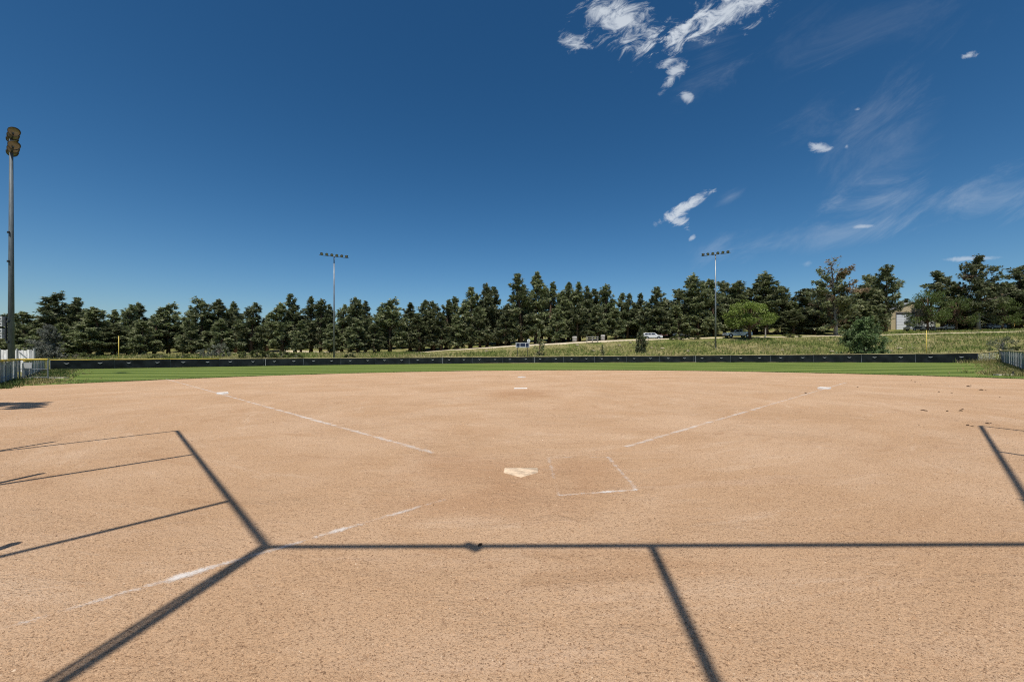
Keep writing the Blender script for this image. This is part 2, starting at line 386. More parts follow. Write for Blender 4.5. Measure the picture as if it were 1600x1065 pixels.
M = dict(
    dirt=dirt_material(), lawn=lawn_material(), meadow=meadow_material(),
    gravel=mat('gravel track', (.50, .42, .29), .95, var=.2, vscale=2.5, bump=.6, bscale=14),
    steel=mat('galvanised pole', (.24, .26, .275), .45, .55, var=.15, vscale=3, stretch=(1, 1, .3)),
    polegrey=mat('weathered pole paint', (.105, .125, .135), .55, .0, var=.22, vscale=2.5, stretch=(3, 3, .5)),
    darksteel=mat('dark steel', (.05, .055, .06), .5, .5, var=.2),
    lamp=mat('lamp housing', (.11, .11, .10), .4, .6, var=.2),
    lensclear=mat('clear lamp lens', (.25, .26, .26), .15, spec=.8, var=.2), lens=mat('lamp lens', (.20, .17, .10), .12, .0, spec=.8, var=.25, vscale=3),
    reflector=mat('bright lamp shell', (.75, .76, .78), .25, .9),
    ballast=mat('grey cabinet', (.48, .49, .48), .5, .1, var=.12),
    yellow=mat('yellow fence cap', (.56, .40, .06), .5, var=.15, vscale=2),
    tancap=mat('faded yellow cap', (.44, .36, .17), .6, var=.2, vscale=1.2),
    poleyel=mat('yellow pole paint', (.60, .45, .09), .45, var=.1),
    screen=mat('dark windscreen', (.012, .016, .017), .75, var=.35, vscale=1.3, bump=.25, bscale=3, spec=.12),
    vent=mat('pale vent flap', (.27, .285, .285), .8, var=.2),
    board=mat('weathered grey board', (.78, .76, .72), .85, var=.3, vscale=4, bump=.3, bscale=20, stretch=(6, 6, .5)),
    boarddark=mat('dark grey board', (.38, .38, .37), .85, var=.35, vscale=4, bump=.3, bscale=20, stretch=(6, 6, .5)),
    concrete=mat('concrete strip', (.50, .46, .38), .9, var=.15, vscale=5, bump=.2),
    rubber=mat('white rubber', (.74, .72, .67), .6, var=.12, vscale=9),
    bark=mat('pine bark', (.12, .075, .05), .9, var=.35, vscale=2.5, bump=.6, bscale=9, stretch=(2, 2, .5)),
    greybark=mat('grey dead wood', (.22, .19, .165), .9, var=.3, vscale=2.5, bump=.4, bscale=9),
    palebark=mat('pale bark', (.30, .28, .25), .9, var=.3, vscale=2.5, bump=.4, bscale=9),
    needles=leaf_mat('pine needles'), leaves=leaf_mat('leaves', .5, .35, .15), blades=leaf_mat('grass blades', .7, .3, 0.0),
    pebble=leaf_mat('loose grit', .95, 0.0, 0.0),
    rock=mat('pale rock', (.36, .30, .21), .9, var=.25, vscale=3, bump=.5, bscale=8),
    clod=mat('dark clod', (.07, .04, .022), .95, var=.3, vscale=20, bump=.4, bscale=50),
    navy=mat('navy board face', (.018, .026, .055), .4, spec=.4, var=.2), white=mat('white paint', (.78, .78, .76), .5, var=.06),
    silver=mat('silver car paint', (.50, .53, .57), .28, .35, spec=.6), carwhite=mat('white car paint', (.62, .63, .64), .3, spec=.6),
    carred=mat('faded red car paint', (.42, .10, .09), .35, spec=.5), carblue=mat('blue grey car paint', (.11, .15, .20), .3, .3, spec=.6),
    glass=mat('dark car glass', (.015, .018, .022), .06, spec=.9), tyre=mat('tyre rubber', (.018, .018, .018), .85), rim=mat('alloy rim', (.45, .46, .47), .35, .8),
    headlight=mat('headlight glass', (.6, .62, .63), .1, spec=.9), taillight=mat('tail light', (.30, .02, .02), .25, spec=.7),
    trim=mat('dark trim', (.03, .03, .032), .6),
    tanmetal=mat('tan metal siding', (.50, .42, .27), .5, var=.08, vscale=1, stretch=(8, 8, .3)), roofgrey=mat('grey roof metal', (.30, .30, .29), .5, .3, var=.1),
    dooralu=mat('pale garage door', (.66, .69, .73), .5, var=.05), doorframe=mat('dark door frame', (.10, .095, .09), .7),
    ochre=mat('ochre siding', (.48, .29, .07), .8, var=.1), roofbrown=mat('brown shingles', (.42, .27, .19), .9, var=.2, vscale=4),
    wood=mat('pale rail wood', (.32, .30, .26), .8, var=.2, vscale=6), bin=mat('dark green bin', (.02, .04, .028), .6, var=.1),
)

# ------------------------------------------------------------------ ground and sheets
def axis(lo, hi, step, far, n=14):
    mid = np.arange(lo, hi + 1e-6, step)
    k = np.linspace(0, 1, n + 1)[1:] ** 2.2
    return np.concatenate([(lo - k * (far + lo if lo < 0 else far))[::-1], mid, hi + k * far])
gx = axis(-170, 180, 2.0, 2200); gy = np.concatenate([-np.linspace(0, 1, 8)[1:][::-1] ** 2 * 600 - 30, np.arange(-30, 170.1, 2.0), 170 + np.linspace(0, 1, 15)[1:] ** 2.2 * 2800])
XX, YY = np.meshgrid(gx, gy)
ZZ = ground(XX, YY)
ny, nx = XX.shape
ii = (np.arange(ny-1)[:, None] * nx + np.arange(nx-1)[None, :]).ravel()
quads = np.stack([ii, ii+1, ii+nx+1, ii+nx], 1)
o = mesh_np('ground', np.stack([XX.ravel(), YY.ravel(), ZZ.ravel()], 1), quads, M['meadow'], smooth=True)
tag(o, 'dry green and straw coloured meadow ground round the ball field', 'ground', kind='structure')

def sheet(name, poly, centre, lift, m, nr=60, na=360, jit=0.0, seed=0):
    """star-shaped ground sheet: polygon boundary seen from centre, with an uneven edge"""
    rs = np.random.default_rng(seed)
    poly = np.array(poly, float); A = poly; B = np.roll(poly, -1, 0); c = np.array(centre, float)
    vs = []; ph = rs.uniform(0, 6.28, 8)
    for i in range(na):
        a = 2*math.pi*i/na; d = np.array([math.cos(a), math.sin(a)])
        best = 1e9
        e = B - A; den = d[0]*e[:, 1] - d[1]*e[:, 0]
        with np.errstate(divide='ignore', invalid='ignore'):
            tt = ((A[:, 0]-c[0])*e[:, 1] - (A[:, 1]-c[1])*e[:, 0]) / den
            ss = ((A[:, 0]-c[0])*d[1] - (A[:, 1]-c[1])*d[0]) / den
        ok = (np.abs(den) > 1e-9) & (tt > 1e-6) & (ss >= -1e-9) & (ss <= 1 + 1e-9)
        best = tt[ok].min()
        j = jit * (sum(math.sin(a * f + p) for f, p in zip((9, 17, 31, 53, 77, 101, 140, 171), ph)) * .3 + rs.normal() * .5)
        best += j
        for k in range(1, nr + 1):
            q_ = c + d * best * (k / nr) ** 0.8
            vs.append((q_[0], q_[1]))
    vs = np.array([tuple(c)] + vs)
    z = ground(vs[:, 0], vs[:, 1]) + lift
    V = np.column_stack([vs, z]); tri = []
    idx = lambda a_, r_: 1 + (a_ % na) * nr + r_
    for a_ in range(na):
        tri.append((0, idx(a_, 0), idx(a_+1, 0), idx(a_+1, 0)))
        for r_ in range(nr-1): tri.append((idx(a_, r_), idx(a_, r_+1), idx(a_+1, r_+1), idx(a_+1, r_)))
    mb = MB(); mb.v = [tuple(p) for p in V]; mb.f = [t_ if t_[2] != t_[3] else t_[:3] for t_ in tri]
    return mb.build(name, m, smooth=True)
arc = [(FR*0.996*math.sin(R(a)), HOME + FR*0.996*math.cos(R(a))) for a in np.linspace(51, -51, 90)]
lawn_poly = [(28, 20), (33, 27.5), (57.6, 51.2)] + arc[1:-1] + [(-57.0, 51.0), (-31.5, 28.5), (-29, 22)]
o = sheet('outfield_lawn', lawn_poly, (0, 30), 0.008, M['lawn'], 50, 420, 0.10, 3)
tag(o, 'mown green outfield lawn between infield dirt and outfield fence', 'lawn', kind='structure')
DC, DR = (0.0, 16.0), 30.2
dirt_poly = [(DC[0] + DR*math.cos(R(a)), DC[1] + DR*math.sin(R(a))) for a in np.linspace(-4, 162, 120)] + [(-31.5, 22), (-30, 10), (-27, -24), (32, -24), (34, 4)]
o = sheet('infield_dirt', dirt_poly, DC, 0.020, M['dirt'], 110, 720, 0.09, 5)
tag(o, 'tan gravelly infield dirt of the softball diamond', 'infield dirt', kind='structure')

# gravel track that climbs across the slope behind the outfield fence
def road_strip(name, pts, width, m, lift=0.10):
    P_ = []
    for i in range(len(pts)-1):
        for k in range(16):
            t = k/16; P_.append((pts[i][0]*(1-t)+pts[i+1][0]*t, pts[i][1]*(1-t)+pts[i+1][1]*t))
    P_.append(pts[-1]); P_ = np.array(P_)
    for _ in range(12): P_[1:-1] = (P_[:-2] + 2*P_[1:-1] + P_[2:]) / 4
    mb = MB(); vs = []; fs = []
    for i in range(len(P_)):
        d = P_[min(i+1, len(P_)-1)] - P_[max(i-1, 0)]; d = d/np.linalg.norm(d); nrm = np.array([-d[1], d[0]])
        wv = width * (1 + .18*math.sin(i*.9) + .1*math.sin(i*2.3))
        for k in range(5):
            q_ = P_[i] + nrm * wv * (k/4 - .5)
            vs.append((q_[0], q_[1], g(q_[0], q_[1]) + lift - (0.22 if k in (0, 4) else 0)))
    for i in range(len(P_)-1):
        for k in range(4): fs.append((i*5+k, (i+1)*5+k, (i+1)*5+k+1, i*5+k+1))
    mb.add(vs, fs); return mb.build(name, m, smooth=True)
o = road_strip('gravel_track', [(-75, 128), (-50, 118), (-30, 106), (-16, 101), (0, 100), (20, 100), (45, 101), (75, 101), (105, 101), (135, 101), (180, 102)], 5.4, M['gravel'])
tag(o, 'pale gravel track climbing across the grassy slope behind the outfield', 'track', kind='structure')
o = road_strip('dirt_path', [(-92, 120), (-78, 117), (-66, 119), (-52, 122)], 4.5, M['gravel'])
tag(o, 'bare dirt path showing between the pines left of the far light pole', 'path', kind='structure')

# ------------------------------------------------------------------ chalk lines, plate, bases
def strip(name, pts, width, m, lift=0.026, label=None, cat='chalk line', group=None):
    me = bpy.data.meshes.new(name); vs = []; fs = []; uv = []
    n = max(2, int(sum(math.dist(pts[i], pts[i+1]) for i in range(len(pts)-1)) / 0.25))
    P_ = []
    for i in range(len(pts)-1):
        k0 = max(2, int(math.dist(pts[i], pts[i+1]) / 0.2))
        P_ += [(pts[i][0] + (pts[i+1][0]-pts[i][0])*k/k0, pts[i][1] + (pts[i+1][1]-pts[i][1])*k/k0) for k in range(k0)]
    P_.append(pts[-1])
    for i, p in enumerate(P_):
        a = P_[max(i-1, 0)]; b = P_[min(i+1, len(P_)-1)]
        L = math.dist(a, b); nx_, ny_ = -(b[1]-a[1])/L, (b[0]-a[0])/L
        for sgn in (-.5, .5):
            x = p[0] + nx_*width*sgn; y = p[1] + ny_*width*sgn
            vs.append((x, y, g(x, y) + lift)); uv.append((i, sgn + .5))
    for i in range(len(P_)-1): fs.append((2*i, 2*i+2, 2*i+3, 2*i+1))
    me.from_pydata(vs, [], fs); me.materials.append(m); ul = me.uv_layers.new(name='UVMap')
    for lp in me.loops: ul.data[lp.index].uv = uv[lp.vertex_index]
    o = bpy.data.objects.new(name, me); col.objects.link(o)
    return tag(o, label, cat, group)
k45 = math.sqrt(.5)
def on_line(side, d): return (side * d * k45, HOME + d * k45)
strip('foul_line', [on_line(-1, 1.9), on_line(-1, 33.5)], .26, chalk_material(1.7, .28, .80, .58), label='worn chalk foul line running from home plate past third base', group=None)
strip('foul_line', [on_line(1, 2.4), on_line(1, 24.5)], .24, chalk_material(5.1, .28, .84, .55), label='faint chalk foul line running from home plate past first base')
strip('chalk_line', [on_line(1, -1.1), on_line(1, -6.2)], .17, chalk_material(9.3, .36, .90, .68), label='broken white chalk line running behind home plate to lower left', lift=.024)
strip('outfield_foul_line', [on_line(-1, 33.6), on_line(-1, 38.5)], .14, chalk_material(3.3, .34, .5, .55), label='short white foul line painted on the grass beyond third base')
bx = [(.40, 6.15), (1.27, 6.18), (1.27, 4.64), (.40, 4.46)]

for a, b, lab, ws in ((0, 1, 'faded back chalk edge of the batter box nearest the pitcher', .12), (1, 2, 'scuffed right chalk edge of the batter box', .16), (2, 3, 'bright front chalk edge of the batter box nearest the camera', .14), (3, 0, 'smudged left chalk edge of the batter box beside home plate', .16)):
    strip('batter_box_line', [bx[a], bx[b]], ws, chalk_material(12.7 + a*3.1, *((.40, .95, .5), (.36, .90, .72), (.28, .85, .85), (.44, .95, .5))[a]), label=lab, lift=.022 + .0015*a, group='batter box lines')
# home plate: five-sided slab, point towards the camera
def slab(name, pts, h, m, label, cat, group=None, bev=.012):
    cx = sum(p[0] for p in pts)/len(pts); cy = sum(p[1] for p in pts)/len(pts)
    z0 = g(cx, cy) + .012; n = len(pts); mb = MB()
    rings = [(1.0, 0), (1.0, h - bev*.6), (1 - bev/.2, h)]
    vs = []
    for k, z in rings: vs += [(cx + (x-cx)*k, cy + (y-cy)*k, g(x, y) + .012 + z) for x, y in pts]
    fs = [tuple(2*n + i for i in range(n))]
    for r_ in range(2):
        for i in range(n): fs.append((r_*n+i, r_*n+(i+1) % n, (r_+1)*n+(i+1) % n, (r_+1)*n+i))
    mb.add(vs, fs); o = mb.build(name, m); return tag(o, label, cat, group)
W = .44
plate_m = mat('dusty plate rubber', (.56, .42, .28), .9, var=.38, vscale=9, bump=.2)
slab('home_plate', [(0, HOME), (W/2, HOME+.21), (W/2, HOME+.43), (-W/2, HOME+.43), (-W/2, HOME+.21)], .018, plate_m, 'dusty white five-sided home plate lying in the dirt', 'home plate')
def base(cx, cy, rot, label, name='base', s=.40, h=.075):
    c_, s_ = math.cos(rot), math.sin(rot)
    return slab(name, [(cx + c_*a - s_*b, cy + s_*a + c_*b) for a, b in ((-s/2, -s/2), (s/2, -s/2), (s/2, s/2), (-s/2, s/2))], h, M['rubber'], label, 'base', 'bases of the diamond')
q3 = gp(344, 616); q1 = gp(1288, 608)
base(q3[0]+.1, q3[1], R(38), 'white third base pad beside the left foul line')
base(q1[0], q1[1], R(40), 'white first base pad beside the right foul line')
q2 = gp(815, 590)
base(q2[0], q2[1], R(45), 'small white second base pad far behind the pitcher plate')
q0 = gp(813.5, 607.7)
slab('pitcher_plate', [(q0[0]-.31, q0[1]-.08), (q0[0]+.31, q0[1]-.08), (q0[0]+.31, q0[1]+.08), (q0[0]-.31, q0[1]+.08)], .05, M['rubber'], 'thin white pitcher plate in the middle of the infield', 'pitcher plate')

# ------------------------------------------------------------------ outfield fence
FH = 1.23
fence = empty('outfield_fence', (0, HOME + FR, g(0, HOME + FR)), 'long low curved outfield fence with dark windscreen and faded yellow cap', 'fence')
def fpt(a, rad=FR):
    x = rad*math.sin(a); y = HOME + rad*math.cos(a); return x, y
a0, a1 = math.atan2(-59.3, 53.2 - HOME), math.atan2(58.3, 53.9 - HOME)
NP = 23
screen_rng = np.random.default_rng(3)
vent_mb = MB()                                            # a smile-shaped flap, 0.5 m wide
vv = []; ff = []
for i in range(9):
    t = i/8; x = (t - .5)*.46; sag = -.13*math.sin(math.pi*t); th = .055*math.sin(math.pi*t) + .012
    vv += [(x, 0, sag - th), (x, 0, sag + th), (x, -.022, sag)]
for i in range(8):
    a = 3*i; ff += [(a, a+3, a+5, a+2), (a+2, a+5, a+4, a+1), (a+1, a+4, a+3, a)]
vent_mb.add(vv, ff)
vent_proto = None
for i in range(NP):
    b0 = a0 + (a1-a0)*i/NP; b1 = a0 + (a1-a0)*(i+1)/NP
    mb = MB(); vs = []; fs = []; nxp, nzp = 20, 5
    ph = screen_rng.uniform(0, 6.28, 4)
    for k in range(nxp+1):
        t = .004 + .992*k/nxp; a = b0 + (b1-b0)*t
        for z_ in range(nzp+1):
            s = z_/nzp
            bul = .03*math.sin(t*9 + ph[0]) * math.sin(s*3.1) + .02*math.sin(t*23 + ph[1] + s*3) + .015*math.sin(s*6 + t*14 + ph[2])
            x, y = fpt(a, FR - .06 - bul)
            vs.append((x, y, g(*fpt(a)) + .02 + s*(FH - .06) + .012*math.sin(t*7+ph[3])*(1 if z_ == 0 else 0)))
    for k in range(nxp):
        for z_ in range(nzp):
            q_ = k*(nzp+1)+z_; fs.append((q_, q_+nzp+1, q_+nzp+2, q_+1))
    mb.add(vs, fs); mb.build('windscreen_panel', M['screen'], fence, smooth=True)
    x, y = fpt(b0); z = g(x, y)
    MB().tube([(x, y, z-.1), (x, y, z+FH)], .035, 8).build('post', M['steel'], fence)
    path = [(*fpt(b0 + (b1-b0)*k/4), g(*fpt(b0 + (b1-b0)*k/4)) + FH - .02*math.sin(math.pi*k/4) + (screen_rng.uniform(-.015, .015) if 0 < k < 4 else 0)) for k in range(5)]
    MB().tube(path, .052, 8).build('fence_cap', M['yellow'] if i < 3 else M['tancap'], fence, smooth=True)
    for t in (.25, .75):
        a = b0 + (b1-b0)*(t + screen_rng.uniform(-.02, .02)); x, y = fpt(a, FR - .125); z = g(*fpt(a)) + FH*.68
        if vent_proto is None: vent_proto = vent_mb.build('wind_vent', M['vent'], fence, local=True); vo = vent_proto
        else:
            vo = vent_proto.copy(); col.objects.link(vo); vo.parent = fence
        vo.location = Vector((x, y, z)) - fence.location; vo.rotation_euler = (0, 0, -a)
    if i in (4, 9, 12, 17):
        x, y = fpt(b0 + .004, FR - .13); z = g(x, y)
        MB().box((x, y, z + FH*.5), (.07, .02, FH*.9), -b0).build('panel_seam', M['vent'], fence)

# chain-link helper: thin wires woven as diamonds
def chain_mesh(A, B, h, name, parent, pitch=.16, z0=.04, wire=.003):
    A = np.array(A[:2]); B = np.array(B[:2]); L = np.linalg.norm(B-A); d = (B-A)/L; mb = MB()
    n = int(L/pitch)
    for i in range(-int(h/pitch)-1, n+1):
        for sgn in (1, -1):
            s0 = i*pitch if sgn > 0 else i*pitch + h; s1 = s0 + sgn*h
            lo, hi = sorted((s0, s1)); c0, c1 = max(lo, 0), min(hi, L)
            if c1 - c0 < .05: continue
            pts = []
            for s in (c0, c1):
                zz = (s - s0)*sgn
                p = A + d*s; pts.append((p[0], p[1], g(p[0], p[1]) + z0 + zz))
            mb.tube(pts, wire, 3, cap=False)
    o = mb.build(name, M['steel'], parent); o['kind'] = 'stuff'; return o

# right corner gap: chain-link bay where the windscreen ends
cR = (62.4, 55.0); eR = fpt(a1)
gap = empty('chain_link_bay', (*eR, g(*eR)), 'short open chain-link bay between windscreen end and right corner post', 'fence')
for p in (eR, ((eR[0]+cR[0])/2, (eR[1]+cR[1])/2)):
    MB().tube([(p[0], p[1], g(*p)-.1), (p[0], p[1], g(*p)+FH)], .035, 8).build('post', M['steel'], gap)
MB().tube([(*eR, g(*eR)+FH), (*cR, g(*cR)+FH+.1)], .05, 8).build('fence_cap', M['tancap'], gap)
chain_mesh(eR, cR, 1.15, 'chain_link_mesh', gap, .2, wire=.0018)

# sideline fences: boarded bays behind chain-link with a fat yellow cap
def board_fence(name, A, B, h, label, bay, capm, boards, seed, skip=()):
    rs = np.random.default_rng(seed)
    A = np.array(A, float); B = np.array(B, float); L = np.linalg.norm(B-A); d = (B-A)/L; n = max(1, round(L/bay)); st = L/n
    nrm = np.array([-d[1], d[0]])
    if nrm @ (np.array([0, 20.]) - A) < 0: nrm = -nrm            # towards the field
    root = empty(name, (A[0], A[1], g(*A)), label, 'fence')
    rz = math.atan2(d[1], d[0])
    for i in range(n):
        p = A + d*st*i; q_ = A + d*st*(i+1); z0 = g(*p); z1 = g(*q_)
        MB().tube([(p[0]+nrm[0]*.05, p[1]+nrm[1]*.05, z0-.1), (p[0]+nrm[0]*.05, p[1]+nrm[1]*.05, z0+h)], .04, 8).build('post', M['steel'], root)
        MB().tube([(*(p+nrm*.05), z0+h), (*(q_+nrm*.05), z1+h)], .075, 10).build('fence_cap', capm, root, smooth=True)
        k = max(1, round(st/boards))
        for j in range(k):
            c = p + d*st*(j+.5)/k - nrm*(.05 + rs.uniform(0, .05)); hh = h - .16 + rs.uniform(-.07, .04); wz = st/k*rs.uniform(.82, .95)
            zc = g(*c) + .05 + hh/2
            MB().box((c[0], c[1], zc), (wz, .03, hh), rz).build('board', M['board'] if rs.random() > .3 else M['boarddark'], root)
    MB().tube([(*(A+nrm*.05), g(*A)+.35), (*(B+nrm*.05), g(*B)+.35)], .02, 6).build('rail', M['steel'], root)
    chain_mesh(tuple(A+nrm*.07), tuple(B+nrm*.07), h-.05, 'chain_link_mesh', root, .25, wire=.0006)
    return root
board_fence('sideline_fence', (-27.6, 21.4), (-38.9, 32.7), 1.5, 'grey boarded sideline fence with fat yellow cap at left edge', 2.3, M['yellow'], 1.15, 1)
board_fence('sideline_fence', (-40.3, 34.2), (-58.6, 52.0), 1.35, 'far grey boarded sideline fence seen through the open left gate', 2.6, M['yellow'], 1.3, 2)
board_fence('sideline_fence', (62.2, 54.8), (34.8, 28.4), 1.5, 'grey boarded sideline fence with yellowish cap at right edge', 2.4, M['tancap'], .6, 4)
# open gate on the left
gA, gB = (-38.7, 32.6), (-36.95, 33.0)
gate = empty('field_gate', (*gA, g(*gA)), 'open chain-link gate with yellow top beside the near light pole', 'gate')
for p in (gA, gB): MB().tube([(p[0], p[1], g(*p)+(-.1 if p is gA else .03)), (p[0], p[1], g(*p)+1.55)], .045, 8).build('gate_post', M['steel'], gate)
MB().tube([(*gA, g(*gA)+1.5), (*gB, g(*gB)+1.5)], .075, 10).build('gate_cap', M['yellow'], gate, smooth=True)
for hh in (.12, .75): MB().tube([(*gA, g(*gA)+hh), (*gB, g(*gB)+hh)], .025, 8).build('gate_rail', M['steel'], gate)
MB().box((gA[0]+.55, gA[1]+.08, g(*gA)+1.05), (.5, .015, .42), .22).build('gate_sign', M['ballast'], gate)
MB().tube([(gB[0]-.05, gB[1], g(*gB)+.7), (gB[0]+.16, gB[1]-.02, g(*gB)+.72)], .02, 6).build('gate_latch', M['darksteel'], gate)
chain_mesh(gA, gB, 1.4, 'chain_link_mesh', gate, .16)
def concrete(u0, u1, v, Y, label):
    a = at(u0, Y); b = at(u1, Y); c = ((a[0]+b[0])/2, Y, (a[2]+b[2])/2 + .03)
    o = MB().box(c, (b[0]-a[0], .35, .10), 0, (b[2]-a[2])/(b[0]-a[0])).build('concrete_strip', M['concrete']); tag(o, label, 'concrete strip')
concrete(36, 104, 590, 33.6, 'pale concrete strip on the grass at the left gate')
concrete(1556, 1580, 588, 28.6, 'short pale concrete strip beside the grass at the right edge')
x, y, z = at(1583, 28.6); st_ = empty('gate_stop', (x, y, z), 'small dark gate stop post at the end of right concrete strip', 'post')
MB().tube([(x, y, z-.05), (x, y, z+.26)], [.06, .05], 8).build('stub', M['darksteel'], st_)
MB().box((x, y, z+.02), (.30, .22, .05)).build('foot', M['darksteel'], st_)
# tall plank fence beyond the near light pole
A_ = np.array([-61.0, 45.0]); B_ = np.array([-52.2, 45.4]); root = empty('plank_fence', (*A_, g(*A_)), 'tall pale plank fence behind the near light pole', 'fence')
for i in range(30):
    p = A_ + (B_-A_)*(i+.5)/30; hh = 2.35 + rng.uniform(-.1, .05)
    MB().box((p[0], p[1], g(*p)+hh/2), (.265, .03, hh), .045).build('plank', M['board'] if i % 7 else M['boarddark'], root)
for i in range(6):
    p = A_ + (B_-A_)*i/5; MB().box((p[0], p[1]-.09, g(*p)+1.25), (.12, .12, 2.5), .045).build('post', M['boarddark'], root)
for i in (0, 2, 4):
    p = A_ + (B_-A_)*(i+.1)/5; q_ = A_ + (B_-A_)*(i+.8)/5
    MB().tube([(p[0], p[1]-.08, g(*p)+2.25), (q_[0], q_[1]-.08, g(*q_)+1.2)], .06, 4).build('brace', M['boarddark'], root)

# foul poles
for u, vt, Y, lab in ((185.5, 525, 58.3, 'thin yellow foul pole on the left part of outfield fence'), (1447.5, 516, 58.4, 'thin yellow foul pole on the right part of outfield fence')):
    x, y, z = at(u, Y); zt = P(u, vt, Y)[2]; r_ = empty('foul_pole', (x, y, z), lab, 'foul pole')
    MB().tube([(x, y, z-.1), (x, y, zt)], .042, 10).build('pole', M['poleyel'], r_, smooth=True)
    MB().box((x, y, z+.05), (.3, .3, .1)).build('footing', M['concrete'], r_)
    MB().disc_shell((x, y, zt-.005), (0, 0, 1), [(0, .05), (.03, .04), (.04, .001)], 10).build('cap', M['poleyel'], r_)

# ------------------------------------------------------------------ floodlight poles
def lamp_at(root, c, aim, r=.33, lensm='lens', shell='lamp'):
    aim = Vector(aim).normalized()
    sh = MB(); c = Vector(c)
    sh.disc_shell(c, -aim, [(0, r), (.10*r/.33, r*.97), (.24*r/.33, r*.72), (.34*r/.33, r*.36), (.5*r/.33, r*.30), (.56*r/.33, .001)], 18)
    sh.disc_shell(c, aim, [(0, r), (.05, r*1.04), (.05, r*.98), (0.0, r*.93)], 18)
    l = sh.build('floodlight', M[shell], root, smooth=True)
    ln = MB(); ln.disc_shell(c - aim*.02, aim, [(0, r*.94), (.02, r*.6), (.03, .001)], 18)
    ln.build('lens', M[lensm], root, smooth=True).parent = l
    vz = MB()                                            # visor over the upper half
    ax = aim; side = ax.cross(Vector((0, 0, 1))).normalized(); up = side.cross(ax); vs = []; fs = []
    for i in range(13):
        t = math.pi*i/12
        o_ = side*math.cos(t) + up*math.sin(t)
        for d_, k_ in ((0, 1.05), (.26*math.sin(t)*r/.33 + .01, 1.07)): vs.append(tuple(c + o_*r*k_ + ax*d_))
    for i in range(12): fs.append((2*i, 2*i+2, 2*i+3, 2*i+1))
    vz.add(vs, fs); vz.build('visor', M[shell], root, smooth=True).parent = l
    return l
def light_pole(u, vt, Y, label, dia0, dia1, arm, arms, aim_to, lamps, r, polem, base_xy=None, height=None, armdir=None, lampshell='lamp', grow=0.0, lensm='lens'):
    x, y, z = at(u, Y) if base_xy is None else (*base_xy, g(*base_xy))
    zt = P(u, vt, Y)[2] if height is None else z + height
    root = empty('floodlight_pole', (x, y, z), label, 'light pole', 'floodlight poles round the field')
    MB().tube([(x, y, z-.2), (x, y, z+(zt-z)*.5), (x, y, zt-.1)], [dia0/2, (dia0+dia1)/4, dia1/2], 14).build('pole', polem, root, smooth=True)
    MB().disc_shell((x, y, z), (0, 0, 1), [(0, dia0*.9), (.06, dia0*.9), (.07, dia0*.55)], 14).build('base_plate', M['steel'], root)
    d = Vector((aim_to[0]-x, aim_to[1]-y, 0)).normalized(); sd = Vector((d.y, -d.x, 0)) if armdir is None else Vector((*armdir, 0)).normalized()
    for k in range(arms):
        za = zt - .25 - 1.1*k; al = arm + grow*k
        a_ = Vector((x, y, za)) + d*.16 - sd*al/2; b_ = Vector((x, y, za)) + d*.16 + sd*al/2
        MB().tube([a_, b_], .055, 6).build('crossarm', M['darksteel'], root)
        for i in range(lamps):
            t = (i+.5)/lamps; c = a_.lerp(b_, t) + d*.22 + Vector((0, 0, .22))
            yaw = (t-.5)*1.3 + random.uniform(-.15, .15); aim = (d*math.cos(yaw) + sd*math.sin(yaw)) + Vector((0, 0, -random.uniform(.45, .7)))
            lamp_at(root, c, aim, r, lensm, lampshell)
    return root, Vector((x, y, z)), zt
# far left and far right poles: one long crossarm of six lamps
light_pole(522, 399, 85.5, 'slim floodlight pole with six lamps rising before the left pines', .36, .20, 5.5, 1, (0, 18), 6, .28, M['steel'], lensm='lensclear')
light_pole(1118, 396, 86.0, 'slim floodlight pole with six lamps rising beside the silver pickup', .36, .20, 5.5, 1, (0, 18), 6, .28, M['steel'], lensm='lensclear')
root, b_, zt = light_pole(17.5, 213, 35.2, 'tall near floodlight pole cropped close to the left edge', .42, .22, 3.0, 2, (2, 14), 3, .35, M['polegrey'], armdir=(-.80, .60))
bc = MB()                                                     # stacked ballast cabinets left of the pole
for k, zz in enumerate((3.15, 3.6, 4.15, 4.6)):
    o = MB().box((b_.x-.62, b_.y-.12, b_.z+zz+.25), (.42, .34, .38)).build('ballast_cabinet', M['ballast'], root)
    MB().box((b_.x-.62, b_.y-.30, b_.z+zz+.25), (.30, .02, .05)).build('cabinet_vent', M['darksteel'], root).parent = o
MB().box((b_.x-.36, b_.y-.05, b_.z+4.0), (.08, .1, 2.0)).build('cabinet_bracket', M['darksteel'], root)
for zz in (2.9, 4.6, 9.6, 12.0): MB().box((b_.x+.02, b_.y-.28+zz*.006, b_.z+zz), (.14, .1, .16)).build('hand_hole_cover', M['darksteel'], root)
# pole beyond the left edge whose lamp rows shade the dirt
light_pole(0, 0, 0, 'floodlight pole left of the view whose lamp rows shade the dirt', .5, .28, 3.6, 4, (0, 20), 5, .36, M['polegrey'], base_xy=(-19.4, 7.2), height=16.2, armdir=(1, 0.02), grow=1.3)

